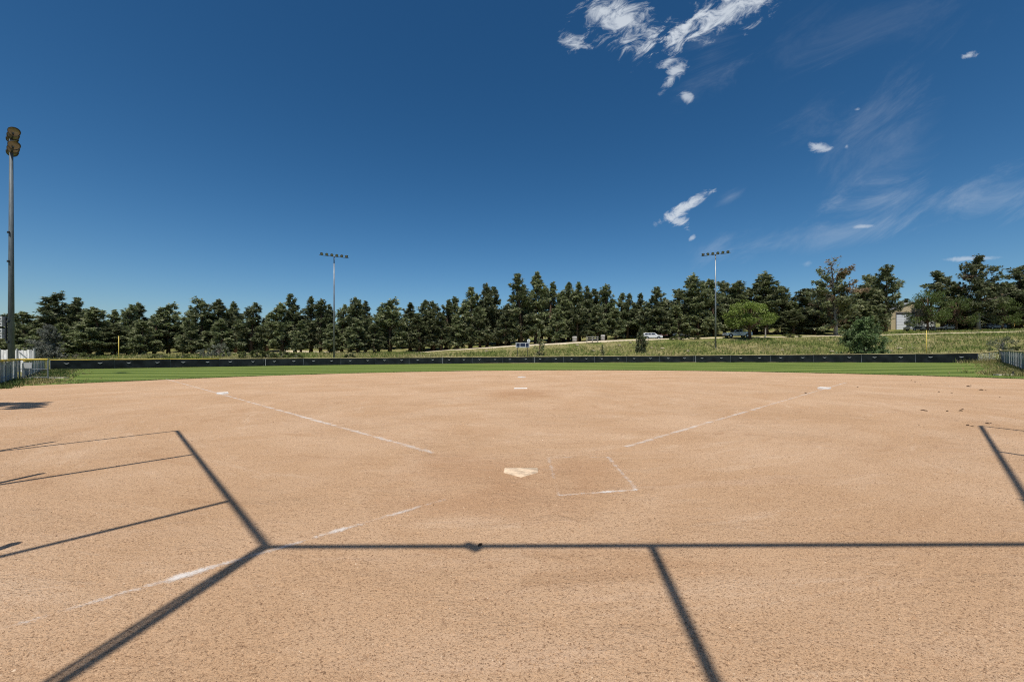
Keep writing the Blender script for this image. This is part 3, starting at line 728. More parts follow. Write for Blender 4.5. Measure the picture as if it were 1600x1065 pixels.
# ------------------------------------------------------------------ backstop behind the camera (its pipes cast the foreground shadows)
HB = 7.0
def caster(u, v, h):
    """point at height h above ground whose shadow falls on the ground seen at (u, v)"""
    q_ = gp(u, v); return Vector((q_[0] - SH[0]*KS*h, q_[1] - SH[1]*KS*h, q_[2] + h))
bs = empty('backstop', (1.0, -2.0, 0), 'hooded steel pipe backstop behind the camera that shades the foreground', 'backstop')
PR = .036
L0, R0 = caster(418, 857, HB), caster(1646, 853, HB)
LA, RA = caster(277, 674, HB), caster(1531.5, 666.5, HB)
mid = caster(1018, 856, HB)
def pipe(a, b, name, r=PR): return MB().tube([a, b], r, 10).build(name, M['steel'], bs, smooth=True)
pipe(L0, R0, 'top_rail'); pipe(L0, LA, 'top_rail', .038); pipe(R0, RA, 'top_rail', .038)
def hood(tip, inward, drop, run, r=PR):
    b = tip - Vector((inward[0]*run, inward[1]*run, drop)); pipe(tip, b, 'hood_arm', r)
    pipe(b, Vector((b.x, b.y, g(b.x, b.y) - .1)), 'post', .055)
nl, nr_ = Vector((.72, .69)), Vector((-.70, .71))
hood(mid, (.10, 1), 1.6, 2.0)
hood(L0, (.07, 1), 1.6, 2.0, .037); hood(L0 + Vector((-.05, .03, 0)), (.09, 1.0), 1.6, 2.0, .022)
hood(R0, (0, 1), 1.6, 2.0)
hood(LA, nl, 1.6, 2.0, .04); hood(caster(305, 711, HB), nl, 1.6, 2.0, .04); hood(caster(358, 785, HB), nl, 1.6, 2.0)
hood(RA, nr_, 3.2, 1.2, .04); hood(caster(1553, 706, HB), nr_, 3.2, 1.2, .04); hood(caster(1596, 783, HB), nr_, 3.2, 1.2)
k_ = caster(738, 857, HB); MB().box(k_, (.08, .17, .08), .9).build('rail_clamp', M['darksteel'], bs)
for u, v, h, lab in ((64, 742, 2.4, 'middle dugout fence post left of the view'), (84, 691.5, 2.4, 'farthest dugout fence post left of the view'), (22, 853, 2.2, 'nearest dugout fence post left of the view')):
    c = caster(u, v, h); r_ = empty('dugout_post', (c.x, c.y, g(c.x, c.y)), lab, 'post', 'dugout fence posts')
    MB().tube([(c.x, c.y, g(c.x, c.y)-.1), tuple(c)], .045, 10).build('pipe', M['steel'], r_, smooth=True)
    MB().disc_shell(tuple(c), (0, 0, 1), [(0, .05), (.03, .035), (.045, .001)], 10).build('cap', M['steel'], r_)

# ------------------------------------------------------------------ vegetation generators
def unit(v): return v / np.maximum(np.linalg.norm(v, axis=-1, keepdims=True), 1e-9)
def tufts_mesh(cent, outd, n, L, W, rs, cols, up=.45, spread=.9):
    """n pointed leaves per clump, fanned round the clump's outward direction"""
    m_ = len(cent); c = np.repeat(cent, n, 0); d0 = np.repeat(outd, n, 0)
    d = unit(d0 + rs.normal(size=c.shape) * spread + np.array([0, 0, up]))
    ln = (L * rs.uniform(.6, 1.25, (len(c), 1))); sidev = unit(np.cross(d, d0*.55 + np.array([0, 0, .75]) + rs.normal(size=c.shape)*.55))
    b0 = c + d * ln * .05; tip = c + d * ln; wd = W * rs.uniform(.7, 1.3, (len(c), 1))
    midp = c + d * ln * .55
    V = np.stack([b0, midp + sidev * wd * .5, tip, midp - sidev * wd * .5], 1).reshape(-1, 3)
    Fq = np.arange(len(c)*4).reshape(-1, 4)
    k = np.repeat(cols, n, 0) * rs.uniform(.75, 1.25, (len(c), 1))
    return V, Fq, np.repeat(k, 4, 0)
def limb_mesh(limbs, n=5):
    mb = MB()
    for path, rad in limbs: mb.tube(path, rad, n, cap=False)
    return mb
GREENS = np.array([[.185, .214, .096], [.145, .178, .078], [.24, .264, .130], [.10, .120, .056], [.33, .338, .20]])
def pine_proto(name, seed, H=15.0, Rw=2.7, crown=.12, nbr=95, top=.75, dens=1.0, greens=GREENS, dead=0.0, brown=0.0, shape='cone', bark='bark', needle=(.46, .115), bare_top=0.0):
    rs = np.random.default_rng(seed)
    root = empty(name)
    lean = rs.normal(size=2) * .012
    tp = [(lean[0]*z*z/H*2, lean[1]*z*z/H*2, z) for z in np.linspace(0, H*.97, 9)]
    tr = [max(.03, .018*H*(1 - i/8.6) ** .9) for i in range(9)]; tr[0] *= 1.25
    limbs = []; cents = []; outs = []; cc = []
    for i in range(nbr):
        f = crown + (1-crown) * (i + rs.random()) / nbr
        z = f*H*.97
        s = (f-crown)/(1-crown)
        if shape == 'cone': prof = (1-s) ** top * min(1.0, .55 + s*3.0) + .06
        elif shape == 'round': prof = math.sqrt(max(0, 1 - (2*s-.85)**2/1.6)) * (.9 if s < .8 else .8) * (1 - .35*s) + .05
        else: prof = (1-s) ** .55 * min(1, .75 + s) + .05
        Lb = Rw * prof * (rs.uniform(.55, 1.22) if rs.random() > .22 else rs.uniform(.2, .45))
        az = rs.uniform(0, 2*math.pi); el = -.08 + .95*s + rs.normal()*.34
        d = np.array([math.cos(az), math.sin(az), math.sin(el)]); d[:2] *= math.cos(el)
        p0 = np.array([np.interp(z, [q_[2] for q_ in tp], [q_[0] for q_ in tp]), np.interp(z, [q_[2] for q_ in tp], [q_[1] for q_ in tp]), z])
        p1 = p0 + d*Lb*.55 + np.array([0, 0, -.05*Lb]); p2 = p0 + d*Lb + np.array([0, 0, .10*Lb])
        limbs.append(([tuple(p0), tuple(p1), tuple(p2)], [max(.02, .022*Lb+.015), .02, .010]))
        isdead = rs.random() < dead or s > 1 - bare_top
        nc = max(2, int(Lb/.30 * dens * (2.6 if not isdead else .5)))
        isb = rs.random() < brown
        for _ in range(nc):
            t = rs.uniform(.28, 1.02) ** .8
            c = p0*(1-t) + p2*t + np.array([0, 0, -.05*Lb*math.sin(math.pi*min(t, 1))])
            lat = np.cross(d, [0, 0, 1]); lat = lat/(np.linalg.norm(lat)+1e-9)
            off = lat * rs.normal() * .17 * Lb * t * .8 + np.array([0, 0, rs.normal()*.30])
            c = c + off
            if isdead and rs.random() < .7:
                limbs.append(([tuple(p0*(1-t*.8)+p2*t*.8), tuple(c + np.array([0, 0, rs.uniform(-.05, .2)]))], [.014, .006])); continue
            cents.append(c); outs.append(d*.9 + lat*np.sign(rs.normal())*.3)
            cc.append(np.array([.29, .215, .135])*rs.uniform(.8, 1.2) if isb or (isdead and rs.random() < .6) else greens[rs.integers(len(greens))]*rs.uniform(.65, 1.4))
    for k in range(10):                                  # leader tuft
        if bare_top == 0: cents.append(np.array([*tp[-1][:2], H*(.90+.010*k)]) + rs.normal(size=3)*.10); outs.append(np.array([0, 0, 1.0])); cc.append(greens[rs.integers(len(greens))]*1.1)
    tm = MB(); tm.tube(tp, tr, 9); tm.build('trunk', M[bark], root, smooth=True, local=True)
    limb_mesh(limbs, 4).build('branches', M['greybark'] if dead > .3 else M[bark], root, local=True)
    V, Fq, K = tufts_mesh(np.array(cents), unit(np.array(outs)), 17, needle[0], needle[1], rs, np.array(cc))
    mesh_np('crown', V, Fq, M['needles'], K, root)
    return root, H, Rw
def broadleaf_proto(name, seed, H, Rw, greens, leaf=.22, crown=.25, nblob=26, per=95, bark='bark', flat=1.0):
    rs = np.random.default_rng(seed); root = empty(name); limbs = []; V_ = []; cols = []; outs = []
    mb = MB(); mb.tube([(0, 0, 0), (.1, .05, H*.25), (.05, 0, H*.55), (.1, .1, H*.8)], [.03*H, .024*H, .014*H, .006*H], 8); mb.build('trunk', M[bark], root, smooth=True, local=True)
    for i in range(nblob):
        th = rs.uniform(0, 2*math.pi); s = rs.uniform(0, 1); rad = Rw*math.sqrt(rs.random())*(.35 + .65*math.sin(math.pi*min(1, .18+.8*s)))
        c = np.array([rad*math.cos(th), rad*math.sin(th), H*(crown + (1-crown)*s*.9)])
        br = rs.uniform(.55, 1.05) * H*.14
        zb = H*rs.uniform(.2, .55); limbs.append(([(.05, 0, zb), tuple(c*np.array([.5, .5, 1])*1.0 - np.array([0, 0, .1*H*.5])), tuple(c)], [.012*H, .008*H, .003*H]))
        n_ = per; dirs = unit(rs.normal(size=(n_, 3))); rr = br*rs.uniform(.55, 1.1, (n_, 1))
        V_.append(c + dirs*rr*np.array([1, 1, .75*flat])); outs.append(dirs); cols.append(greens[rs.integers(len(greens), size=n_)]*rs.uniform(.7, 1.35, (n_, 1))*rs.uniform(.8, 1.2))
    limb_mesh(limbs, 5).build('branches', M[bark], root, local=True)
    V, Fq, K = tufts_mesh(np.concatenate(V_), np.concatenate(outs), 3, leaf, leaf*.55, rs, np.concatenate(cols), .1, .9)
    mesh_np('crown', V, Fq, M['leaves'], K, root)
    return root, H, Rw

PINES = [pine_proto('pine_tree', 101, crown=.10, Rw=2.9), pine_proto('pine_tree', 102, crown=.16, Rw=2.6, top=.65), pine_proto('pine_tree', 103, crown=.22, Rw=2.5, top=.85),
         pine_proto('pine_tree', 104, crown=.12, Rw=3.0, shape='round'), pine_proto('pine_tree', 105, crown=.26, Rw=2.8, shape='round', nbr=85), pine_proto('pine_tree', 106, crown=.14, Rw=2.7, top=.6, nbr=110),
         pine_proto('pine_tree', 107, crown=.30, Rw=2.3, top=.7, nbr=80), pine_proto('pine_tree', 108, crown=.10, Rw=3.1, shape='dome')]
used = set()
def place(proto, x, y, ztop, width, label, cat='tree', group=None, rot=None, name=None):
    root, H, Rw = proto
    o = root if id(root) not in used else copy_tree(root)
    used.add(id(root))
    z = g(x, y)
    o.location = (x, y, z - .05); o.scale = (width/(2*Rw),)*2 + ((ztop - z)/H,)
    o.rotation_euler = (0, 0, random.uniform(0, 6.28) if rot is None else rot)
    if name: o.name = name
    return tag(o, label, cat, group)
ORD = ['first', 'second', 'third', 'fourth', 'fifth', 'sixth', 'seventh', 'eighth', 'ninth', 'tenth', 'eleventh', 'twelfth', 'thirteenth', 'fourteenth', 'fifteenth', 'sixteenth', 'seventeenth', 'eighteenth', 'nineteenth', 'twentieth', 'twenty-first', 'twenty-second', 'twenty-third']
# skyline pines: photo column of the tip, row of the tip, crown width in photo pixels, distance, prototype
SKY = [(6, 492, 46, 96, 3), (40, 487, 52, 94, 7), (84, 461, 66, 100, 3), (111, 474, 44, 106, 1), (126, 466, 46, 102, 0), (157, 482, 66, 94, 7), (178, 484, 40, 108, 1), (200, 476, 44, 102, 0), (219, 474, 42, 106, 5), (241, 483, 42, 100, 1), (263, 477, 50, 102, 3),
       (291, 484, 42, 106, 0), (316, 470, 52, 102, 3), (339, 469, 46, 106, 5), (355, 481, 36, 110, 1), (368, 472, 36, 118, 2), (392, 473, 52, 103, 0), (418, 488, 34, 118, 6), (441, 474, 44, 104, 5), (461, 460, 46, 108, 0), (486, 464, 40, 110, 2), (501, 468, 40, 106, 5),
       (518, 476, 40, 112, 1), (534, 476, 42, 106, 0), (547, 477, 40, 112, 2), (559, 466, 44, 104, 5), (571, 472, 38, 112, 1), (591, 478, 40, 108, 2), (609, 470, 56, 104, 3), (641, 472, 44, 112, 2), (661, 468, 40, 110, 6), (678, 472, 42, 108, 5), (697, 468, 42, 112, 1), (715, 464, 42, 114, 2),
       (735, 448, 54, 110, 0), (761, 445, 40, 114, 5), (777, 448, 34, 118, 6), (795, 474, 40, 112, 1), (814, 429, 56, 109, 0), (837, 427, 46, 112, 5), (858, 441, 44, 116, 1), (876, 456, 40, 112, 5), (888, 440, 34, 118, 6), (905, 440, 42, 114, 2), (921, 447, 38, 112, 1), (934, 451, 36, 118, 6), (946, 445, 42, 113, 5),
       (969, 458, 28, 122, 6), (981, 458, 32, 118, 2), (998, 458, 32, 120, 2), (1021, 448, 52, 112, 0), (1042, 465, 40, 118, 1), (1061, 452, 42, 116, 4), (1084, 432, 60, 112, 3), (1103, 440, 46, 118, 4), (1116, 436, 46, 114, 7), (1132, 440, 44, 118, 4), (1150, 440, 50, 116, 5), (1178, 443, 50, 120, 4), (1197, 429, 66, 114, 3), (1223, 446, 50, 118, 7),
       (1246, 470, 46, 114, 7), (1262, 453, 56, 116, 4), (1284, 448, 50, 120, 3), (1340, 446, 60, 116, 7), (1360, 430, 42, 120, 4), (1384, 417, 42, 118, 4), (1412, 468, 40, 142, 1), (1427, 470, 40, 148, 0),
       (1473, 424, 52, 122, 4), (1500, 462, 54, 128, 7), (1560, 446, 52, 128, 4), (1592, 417, 70, 120, 4), (1622, 430, 70, 116, 3), (-22, 486, 60, 92, 0), (-50, 476, 60, 96, 3), (1650, 440, 60, 122, 4)]
secs = [(-999, 18, 'left of the near light pole'), (18, 185.5, 'between near light pole and left foul pole'), (185.5, 522, 'between left foul pole and left far light pole'), (522, 816, 'between left far light pole and the scoreboard'),
        (816, 1118, 'between the scoreboard and right far light pole'), (1118, 1307, 'between right far light pole and the half-dead pine'), (1307, 1447, 'between the half-dead pine and right foul pole'), (1447, 2000, 'right of the right foul pole')]
for lo, hi, txt in secs:
    grp = sorted([t for t in SKY if lo <= t[0] < hi])
    for i, (u, v, wpx, Y, k) in enumerate(grp):
        x, y, z = P(u, v, Y)
        place(PINES[k], x, y, z, wpx * Y / F * 1.17, ORD[i] + ' skyline pine from the left ' + txt, 'pine tree', 'skyline pines behind the outfield')
# pines standing behind the skyline row, hardly seen
su = np.array([t[0] for t in sorted(SKY)], float); sv = np.array([t[1] for t in sorted(SKY)], float)
for i in range(74):
    u = -60 + 1740*(i + random.random())/74
    if 1380 < u < 1480: continue
    Y = random.uniform(122, 150); v = np.interp(u, su, sv) + random.uniform(14, 34); x, y, z = P(u, v, Y)
    place(PINES[random.choice((0, 1, 3, 5, 7))], x, y, z, random.uniform(48, 64)*Y/F, 'dark pine deeper in the wood, mostly hidden by the skyline pines', 'pine tree', 'pines deeper in the wood')
# low pines that fill the foot of the wood on the left, each different in place
LOW = [(60, 512, 40, 90, 7), (104, 505, 46, 92, 0), (140, 500, 50, 93, 3), (176, 506, 44, 94, 5), (226, 500, 44, 96, 7), (300, 500, 40, 97, 0), (346, 498, 36, 99, 5), (520, 505, 36, 99, 0), (560, 500, 40, 99, 3), (655, 490, 40, 106, 0), (690, 488, 36, 106, 5), (715, 492, 36, 107, 7), (750, 480, 40, 107, 0), (790, 478, 34, 107, 5), (870, 478, 36, 108, 0), (902, 476, 36, 109, 3), (934, 476, 36, 109, 7), (962, 480, 34, 110, 5), (1030, 474, 40, 110, 3), (1060, 476, 40, 111, 7), (1090, 470, 40, 110, 0), (1240, 484, 44, 110, 3), (1272, 480, 50, 110, 7), (1345, 470, 50, 112, 3), (1360, 476, 40, 113, 7), (585, 505, 34, 100, 5), (470, 500, 30, 101, 5)]
for i, (u, v, wpx, Y, k) in enumerate(sorted(LOW)):
    x, y, z = P(u, v, Y)
    place(PINES[k], x, y, z, wpx*Y/F*1.15, ORD[i] + ' low pine from the left at the foot of the wood' if i < len(ORD) else ORD[i-len(ORD)] + ' low pine left of the tan garage at the foot of the wood', 'pine tree', 'low pines along the front of the wood')
# half-dead pine with bare top
hd = pine_proto('half_dead_pine', 140, H=19, Rw=5.2, crown=.16, nbr=150, dens=1.0, dead=.38, brown=.22, shape='round', bark='palebark', bare_top=.26)
x, y, z = P(1306, 404, 104); place(hd, x, y, z, 86*104/F, 'half-dead pine with bare grey top and rusty patches', 'pine tree')
hd2 = pine_proto('sparse_pine', 141, H=18, Rw=5.0, crown=.20, nbr=140, dens=1.0, dead=.28, brown=.06, shape='round', bark='palebark')
x, y, z = P(1529, 404, 117); place(hd2, x, y, z, 78*117/F, 'broad sparse pine with bare grey limbs right of the motorhome', 'pine tree')
# single conifers in the meadow
bushy = pine_proto('bushy_pine', 151, H=6, Rw=3.4, crown=.0, nbr=120, dens=1.25, shape='dome', greens=GREENS*np.array([.85, 1.05, .85]), needle=(.34, .08))
x, y, z = P(1347, 502, 68.5); place(bushy, x, y, z, 74*68.5/F, 'low wide bushy pine close behind the outfield fence', 'pine tree')
spr = pine_proto('spruce', 152, H=6, Rw=1.8, crown=.04, nbr=90, dens=1.2, top=.8, greens=GREENS*.7, needle=(.30, .06))
x, y, z = P(1002, 513, 87); place(spr, x, y, z, 27*87/F, 'small dark spruce in the meadow behind the fence', 'spruce tree')
yng = pine_proto('young_pine', 153, H=5, Rw=1.4, crown=.10, nbr=34, dens=.8, top=.7, needle=(.30, .06))
x, y, z = P(843, 519, 88); place(yng, x, y, z, 24*88/F, 'young open pine standing just right of the scoreboard', 'pine tree')
seedl = pine_proto('pine_seedling', 154, H=1.5, Rw=.6, crown=.02, nbr=26, dens=1.2, needle=(.2, .05))
x, y, z = P(941, 541, 86); place(seedl, x, y, z, 8*86/F, 'tiny dark pine seedling in the meadow left of the spruce', 'pine tree')
gspr = pine_proto('blue_spruce', 155, H=8, Rw=3.4, crown=.0, nbr=110, dens=1.1, top=.7, greens=np.array([[.17, .18, .15], [.13, .145, .115], [.21, .21, .175], [.10, .11, .09]]), bark='greybark', needle=(.32, .06))
x, y, z = P(74, 508, 82); place(gspr, x, y, z, 52*82/F, 'grey-blue spruce right of the near light pole', 'spruce tree')
# broadleaf trees and shrubs
LG = np.array([[.15, .20, .038], [.18, .23, .05], [.115, .165, .032], [.21, .25, .07]])
ash = broadleaf_proto('broadleaf_tree', 166, 9, 4.6, LG*1.12, leaf=.27, nblob=40, per=120, crown=.38)
x, y, z = P(1172, 470, 95.5); place(ash, x, y, z, 80*95.5/F, 'bright green broadleaf tree in front of the silver pickup', 'tree')
gt = broadleaf_proto('broadleaf_tree', 161, 9, 5.0, LG*np.array([.62, .66, .75]), nblob=44, per=100, crown=.2)
x, y, z = P(1450, 452, 117); place(gt, x, y, z, 58*117/F, 'dark green broadleaf tree in front of the tan garage', 'tree')
x, y, z = P(1494, 462, 116); place(gt, x, y, z, 56*116/F, 'dark green broadleaf tree right of the motorhome', 'tree')
x, y, z = P(1566, 462, 116); place(gt, x, y, z, 50*116/F, 'dark green broadleaf tree left of the ochre house', 'tree')
SG = np.array([[.25, .27, .20], [.20, .23, .16], [.31, .32, .25], [.17, .20, .12]])
sage = broadleaf_proto('silvery_shrub', 162, 3.4, 3.2, SG, leaf=.2, crown=.05, nblob=24, per=90, bark='greybark')
x, y, z = P(343, 535, 88); place(sage, x, y, z, 36*88/F, 'wide silvery grey shrub before the pines left of the far pole', 'shrub')
x, y, z = P(318, 544, 87); place(sage, x, y, z, 22*87/F, 'small silvery shrub left of the wide silvery shrub', 'shrub')
twig = broadleaf_proto('twiggy_shrub', 163, 3.6, 2.6, SG*np.array([.6, .62, .5]), leaf=.2, crown=.02, nblob=22, per=34, bark='palebark')
x, y, z = P(1567, 524, 62.5); place(twig, x, y, z, 40*62.5/F, 'twiggy grey-green shrub behind the right fence corner', 'shrub')
BG = np.array([[.12, .15, .045], [.15, .17, .06], [.09, .12, .035], [.18, .19, .08]])
bush = broadleaf_proto('low_bush', 164, 1.8, 1.9, BG, leaf=.2, crown=.03, nblob=16, per=70, bark='greybark')
BU = [(92, 549), (118, 548), (140, 551), (384, 546), (402, 543), (420, 545), (440, 546), (462, 549), (545, 551), (285, 553), (250, 552), (1060, 528), (1085, 526), (1235, 530), (1580, 541)]
NAMES = ['beside the grey-blue spruce', 'left of the left foul pole', 'below the leftmost skyline pines', 'right of the silvery shrub', 'by the bare dirt path', 'behind the fence below the dirt path', 'between dirt path and left far pole', 'left of the left far light pole', 'right of the left far light pole', 'left of the small silvery shrub', 'behind fence right of left foul pole', 'by the white car on the track', 'left of the right far pole', 'right of the bright green tree', 'behind the right sideline fence']
for (u, v), nm in zip(BU, NAMES):
    Y = 84 if u < 700 else (98 if u < 1500 else 64); x, y, z = P(u, v, Y); z = max(z, g(x, y) + 1.0)
    place(bush, x, y, z, random.uniform(22, 34)*Y/F, 'low green bush ' + nm, 'bush', 'low bushes beyond the outfield fence')

# ------------------------------------------------------------------ scoreboard
x, y, z = at(816.5, 86.5); sb = empty('scoreboard', (x, y, z), 'small navy scoreboard on two thin posts behind the outfield fence', 'scoreboard')
k = 86.5/F; zt = P(816, 535, 86.5)[2]; zb = P(816, 543, 86.5)[2]
for u in (808.5, 824): MB().tube([((u-U0)*k, y+.12, z-.1), ((u-U0)*k, y+.12, zt)], .05, 8).build('post', M['darksteel'], sb)
MB().box((x, y, (zt+zb)/2), (21.5*k, .14, (zt-zb))).build('cabinet', M['ballast'], sb)
for a, b in ((807, 812), (813, 820.6), (821.6, 826)):
    MB().box((((a+b)/2-U0)*k, y-.085, (zt+zb)/2 + .07), ((b-a)*k, .03, (zt-zb)*.62)).build('score_panel', M['navy'], sb)
for a, b in ((808.5, 811.5), (821.5, 826)):
    MB().box((((a+b)/2-U0)*k, y-.085, zb + .10), ((b-a)*k, .03, .11)).build('score_strip', M['navy'], sb)
MB().disc_shell(((826-U0)*k, y, zt + .38), (0, -1, 0), [(0, .34), (.05, .34), (.05, .26), (.05, .001)], 20).build('round_emblem', M['white'], sb)
MB().disc_shell(((826-U0)*k, y-.06, zt + .38), (0, -1, 0), [(0, .20), (.02, .20), (.02, .001)], 16).build('emblem_center', M['ballast'], sb)
MB().tube([((826-U0)*k, y+.03, zt-.05), ((826-U0)*k, y+.03, zt+.15)], .03, 6).build('emblem_stem', M['darksteel'], sb)

# ------------------------------------------------------------------ vehicles
def vehicle(name, prof, width, paint, glasses, wheels, wr, label, cat, loc, rz, zbelt, extra=None, inset=.2):
    root = empty(name, (0, 0, 0), label, cat, 'vehicles parked on the slope')
    top = max(p[1] for p in prof)
    ins = lambda z_: 0.0 if z_ <= zbelt + .02 else inset*(z_-zbelt)/(top-zbelt)
    b = MB(); b.prism(prof, -width/2, width/2, ins); bo = b.build('body', M[paint], root, local=True)
    bv = bo.modifiers.new('soft', 'BEVEL'); bv.width = .06; bv.segments = 2
    for poly in glasses:
        for sgn in (-1, 1):
            mb = MB(); vs = [(px, sgn*(width/2 - ins(pz) + .012), pz) for px, pz in poly]
            vs2 = [(a, c_ - sgn*.03, d_) for a, c_, d_ in vs]; n = len(vs)
            fs = [tuple(range(n)) if sgn < 0 else tuple(range(n-1, -1, -1))] + [(i, (i+1) % n, n+(i+1) % n, n+i) for i in range(n)]
            mb.add(vs + vs2, fs); mb.build('side_window', M['glass'], root, local=True)
    for wx in wheels:
        for sgn in (-1, 1):
            ty = MB(); ty.disc_shell((wx, sgn*(width/2 - .20), wr), (0, sgn, 0), [(0, wr*.6), (0, wr), (.18, wr), (.23, wr*.92), (.23, wr*.62)], 18); to = ty.build('wheel', M['tyre'], root, smooth=False, local=True)
            rm = MB(); rm.disc_shell((wx, sgn*(width/2 - .20), wr), (0, sgn, 0), [(.17, wr*.64), (.20, wr*.5), (.215, wr*.2), (.215, .001)], 14); rm.build('rim', M['rim'], root, local=True).parent = to
            ar = MB(); ar.disc_shell((wx, sgn*(width/2 + .004), wr + .02), (0, sgn, 0), [(0, wr*1.22), (.012, wr*1.2), (.012, wr*.9)], 18); ar.build('wheel_arch', M['trim'], root, local=True)
    fl = prof[0][0]; bl = max(p[0] for p in prof)
    for sgn in (-1, 1):
        MB().box((fl + .02, sgn*width*.36, zbelt*.74), (.10, .34, .16)).build('headlight', M['headlight'], root, local=True)
        MB().box((bl - .03, sgn*width*.43, zbelt*.80), (.08, .16, .28)).build('tail_light', M['taillight'], root, local=True)
    MB().box((fl + .0, 0, .42), (.16, width*.94, .22)).build('front_bumper', M['trim'], root, local=True)
    if extra: extra(root)
    root.location = loc; root.rotation_euler = (0, 0, rz)
    return root
def truck_extra(root):
    MB().box((4.72, 0, 1.262), (1.75, 1.55, .012)).build('bed_floor', M['trim'], root, local=True)
    for sgn in (-1, 1):
        MB().box((2.05, sgn*1.08, 1.28), (.12, .22, .18)).build('wing_mirror', M['trim'], root, local=True)
        for px in (2.75, 3.45): MB().box((px, sgn*.985, 1.05), (.16, .03, .03)).build('door_handle', M['trim'], root, local=True)
    vs = [(1.66, -.78, 1.27), (1.66, .78, 1.27), (2.19, .66, 1.75), (2.19, -.66, 1.75)]; MB().add([(a-.03, b, c+.02) for a, b, c in vs], [(0, 3, 2, 1)]).build('windscreen', M['glass'], root, local=True)
PICK = [(0, .42), (-.02, .95), (.12, 1.08), (1.6, 1.22), (2.2, 1.80), (3.5, 1.84), (3.72, 1.26), (5.75, 1.26), (5.8, .48)]
PW = [[(1.95, 1.28), (2.32, 1.70), (2.82, 1.73), (2.82, 1.28)], [(2.90, 1.28), (2.90, 1.73), (3.38, 1.74), (3.56, 1.28)]]
SUV = [(0, .40), (-.02, .88), (.12, 1.0), (1.15, 1.10), (1.85, 1.66), (4.25, 1.70), (4.68, 1.08), (4.7, .42)]
SW = [[(1.55, 1.16), (1.98, 1.58), (2.75, 1.60), (2.75, 1.16)], [(2.84, 1.16), (2.84, 1.60), (3.5, 1.61), (3.5, 1.16)], [(3.58, 1.16), (3.58, 1.61), (4.15, 1.60), (4.45, 1.16)]]
def park(u0, Y, z_off=0.0): x_, y_, z_ = at(u0, Y); return (x_, y_, z_ + .12 + z_off)
vehicle('pickup_truck', [(p[0]*1.06, p[1]*1.03) for p in PICK], 1.95, 'silver', [[(a*1.06, b*1.03) for a, b in w_] for w_ in PW], (1.02, 4.95), .42, 'silver pickup truck parked on the track behind the broadleaf tree', 'pickup truck', park(1132, 98.6), R(2), 1.26, truck_extra)
vehicle('parked_car', [(4.7-p[0], p[1]) for p in SUV][::-1], 1.85, 'carwhite', [[(4.7-a, b) for a, b in w_] for w_ in SW], (.95, 3.75), .36, 'white sport utility car behind the small dark spruce', 'car', park(1004, 105.5, -.25), R(-4), 1.10)
vehicle('parked_car', SUV, 1.85, 'carred', SW, (.95, 3.75), .36, 'faded red car half hidden by weeds right of the white car', 'car', park(1038, 109), R(80), 1.10)
vehicle('parked_car', SUV, 1.85, 'carwhite', SW, (.95, 3.75), .36, 'white car low in the weeds right of the red car', 'car', park(1049, 112), R(4), 1.10)
RV = [(0, .5), (-.02, 1.15), (.85, 1.35), (.95, 1.75), (.15, 2.05), (.25, 2.85), (.6, 3.05), (7.5, 3.1), (7.6, .55)]
def rv_extra(root):
    for px, pw in ((.9, .7), (2.6, .9), (4.6, 1.0), (6.3, .7)):
        MB().box((px, -1.13, 2.3), (pw, .03, .45)).build('coach_window', M['glass'], root, local=True)
    MB().box((4.3, -1.13, .95), (6.2, .03, .5)).build('lower_stripe', M['trim'], root, local=True)
    MB().box((3.7, -1.135, 1.4), (.7, .035, 1.7)).build('entry_door', M['ballast'], root, local=True)
vehicle('motorhome', RV, 2.2, 'carwhite', [[(.95, 1.40), (1.0, 1.72), (1.6, 1.72), (1.6, 1.40)]], (1.2, 5.6), .42, 'white motorhome parked beside the tan garage door', 'motorhome', park(1417, 121, .0), R(3), 3.2, rv_extra, 0.0)
vehicle('parked_car', SUV, 1.85, 'carwhite', SW, (.95, 3.75), .36, 'white car parked between the two dark green broadleaf trees', 'car', park(1468, 121.5), R(5), 1.10)
vehicle('parked_car', SUV, 1.85, 'carblue', SW, (.95, 3.75), .36, 'blue-grey car parked under the broad sparse pine', 'car', park(1540, 119), R(-3), 1.10)
# flat trailer with a pale top rail
x, y, z = at(1526, 121); tl = empty('flatbed_trailer', (x, y, z), 'pale flatbed trailer standing behind the blue-grey car', 'trailer', 'vehicles parked on the slope')
MB().box((x+2.6, y, z+.95), (5.6, 2.0, .16)).build('deck', M['wood'], tl)
MB().box((x+2.6, y-.98, z+1.75), (5.6, .06, .14)).build('side_rail', M['white'], tl)
for i in range(6): MB().box((x+.1+i*1.0, y-.98, z+1.37), (.07, .05, .68)).build('stake', M['wood'], tl)
for px in (2.2, 3.2): MB().disc_shell((x+px, y-.8, z+.42), (0, -1, 0), [(0, .2), (0, .40), (.2, .40), (.22, .2), (.22, .001)], 14).build('wheel', M['tyre'], tl)
MB().tube([(x-.2, y, z+.85), (x-1.4, y, z+.6)], .06, 6).build('tow_bar', M['darksteel'], tl)

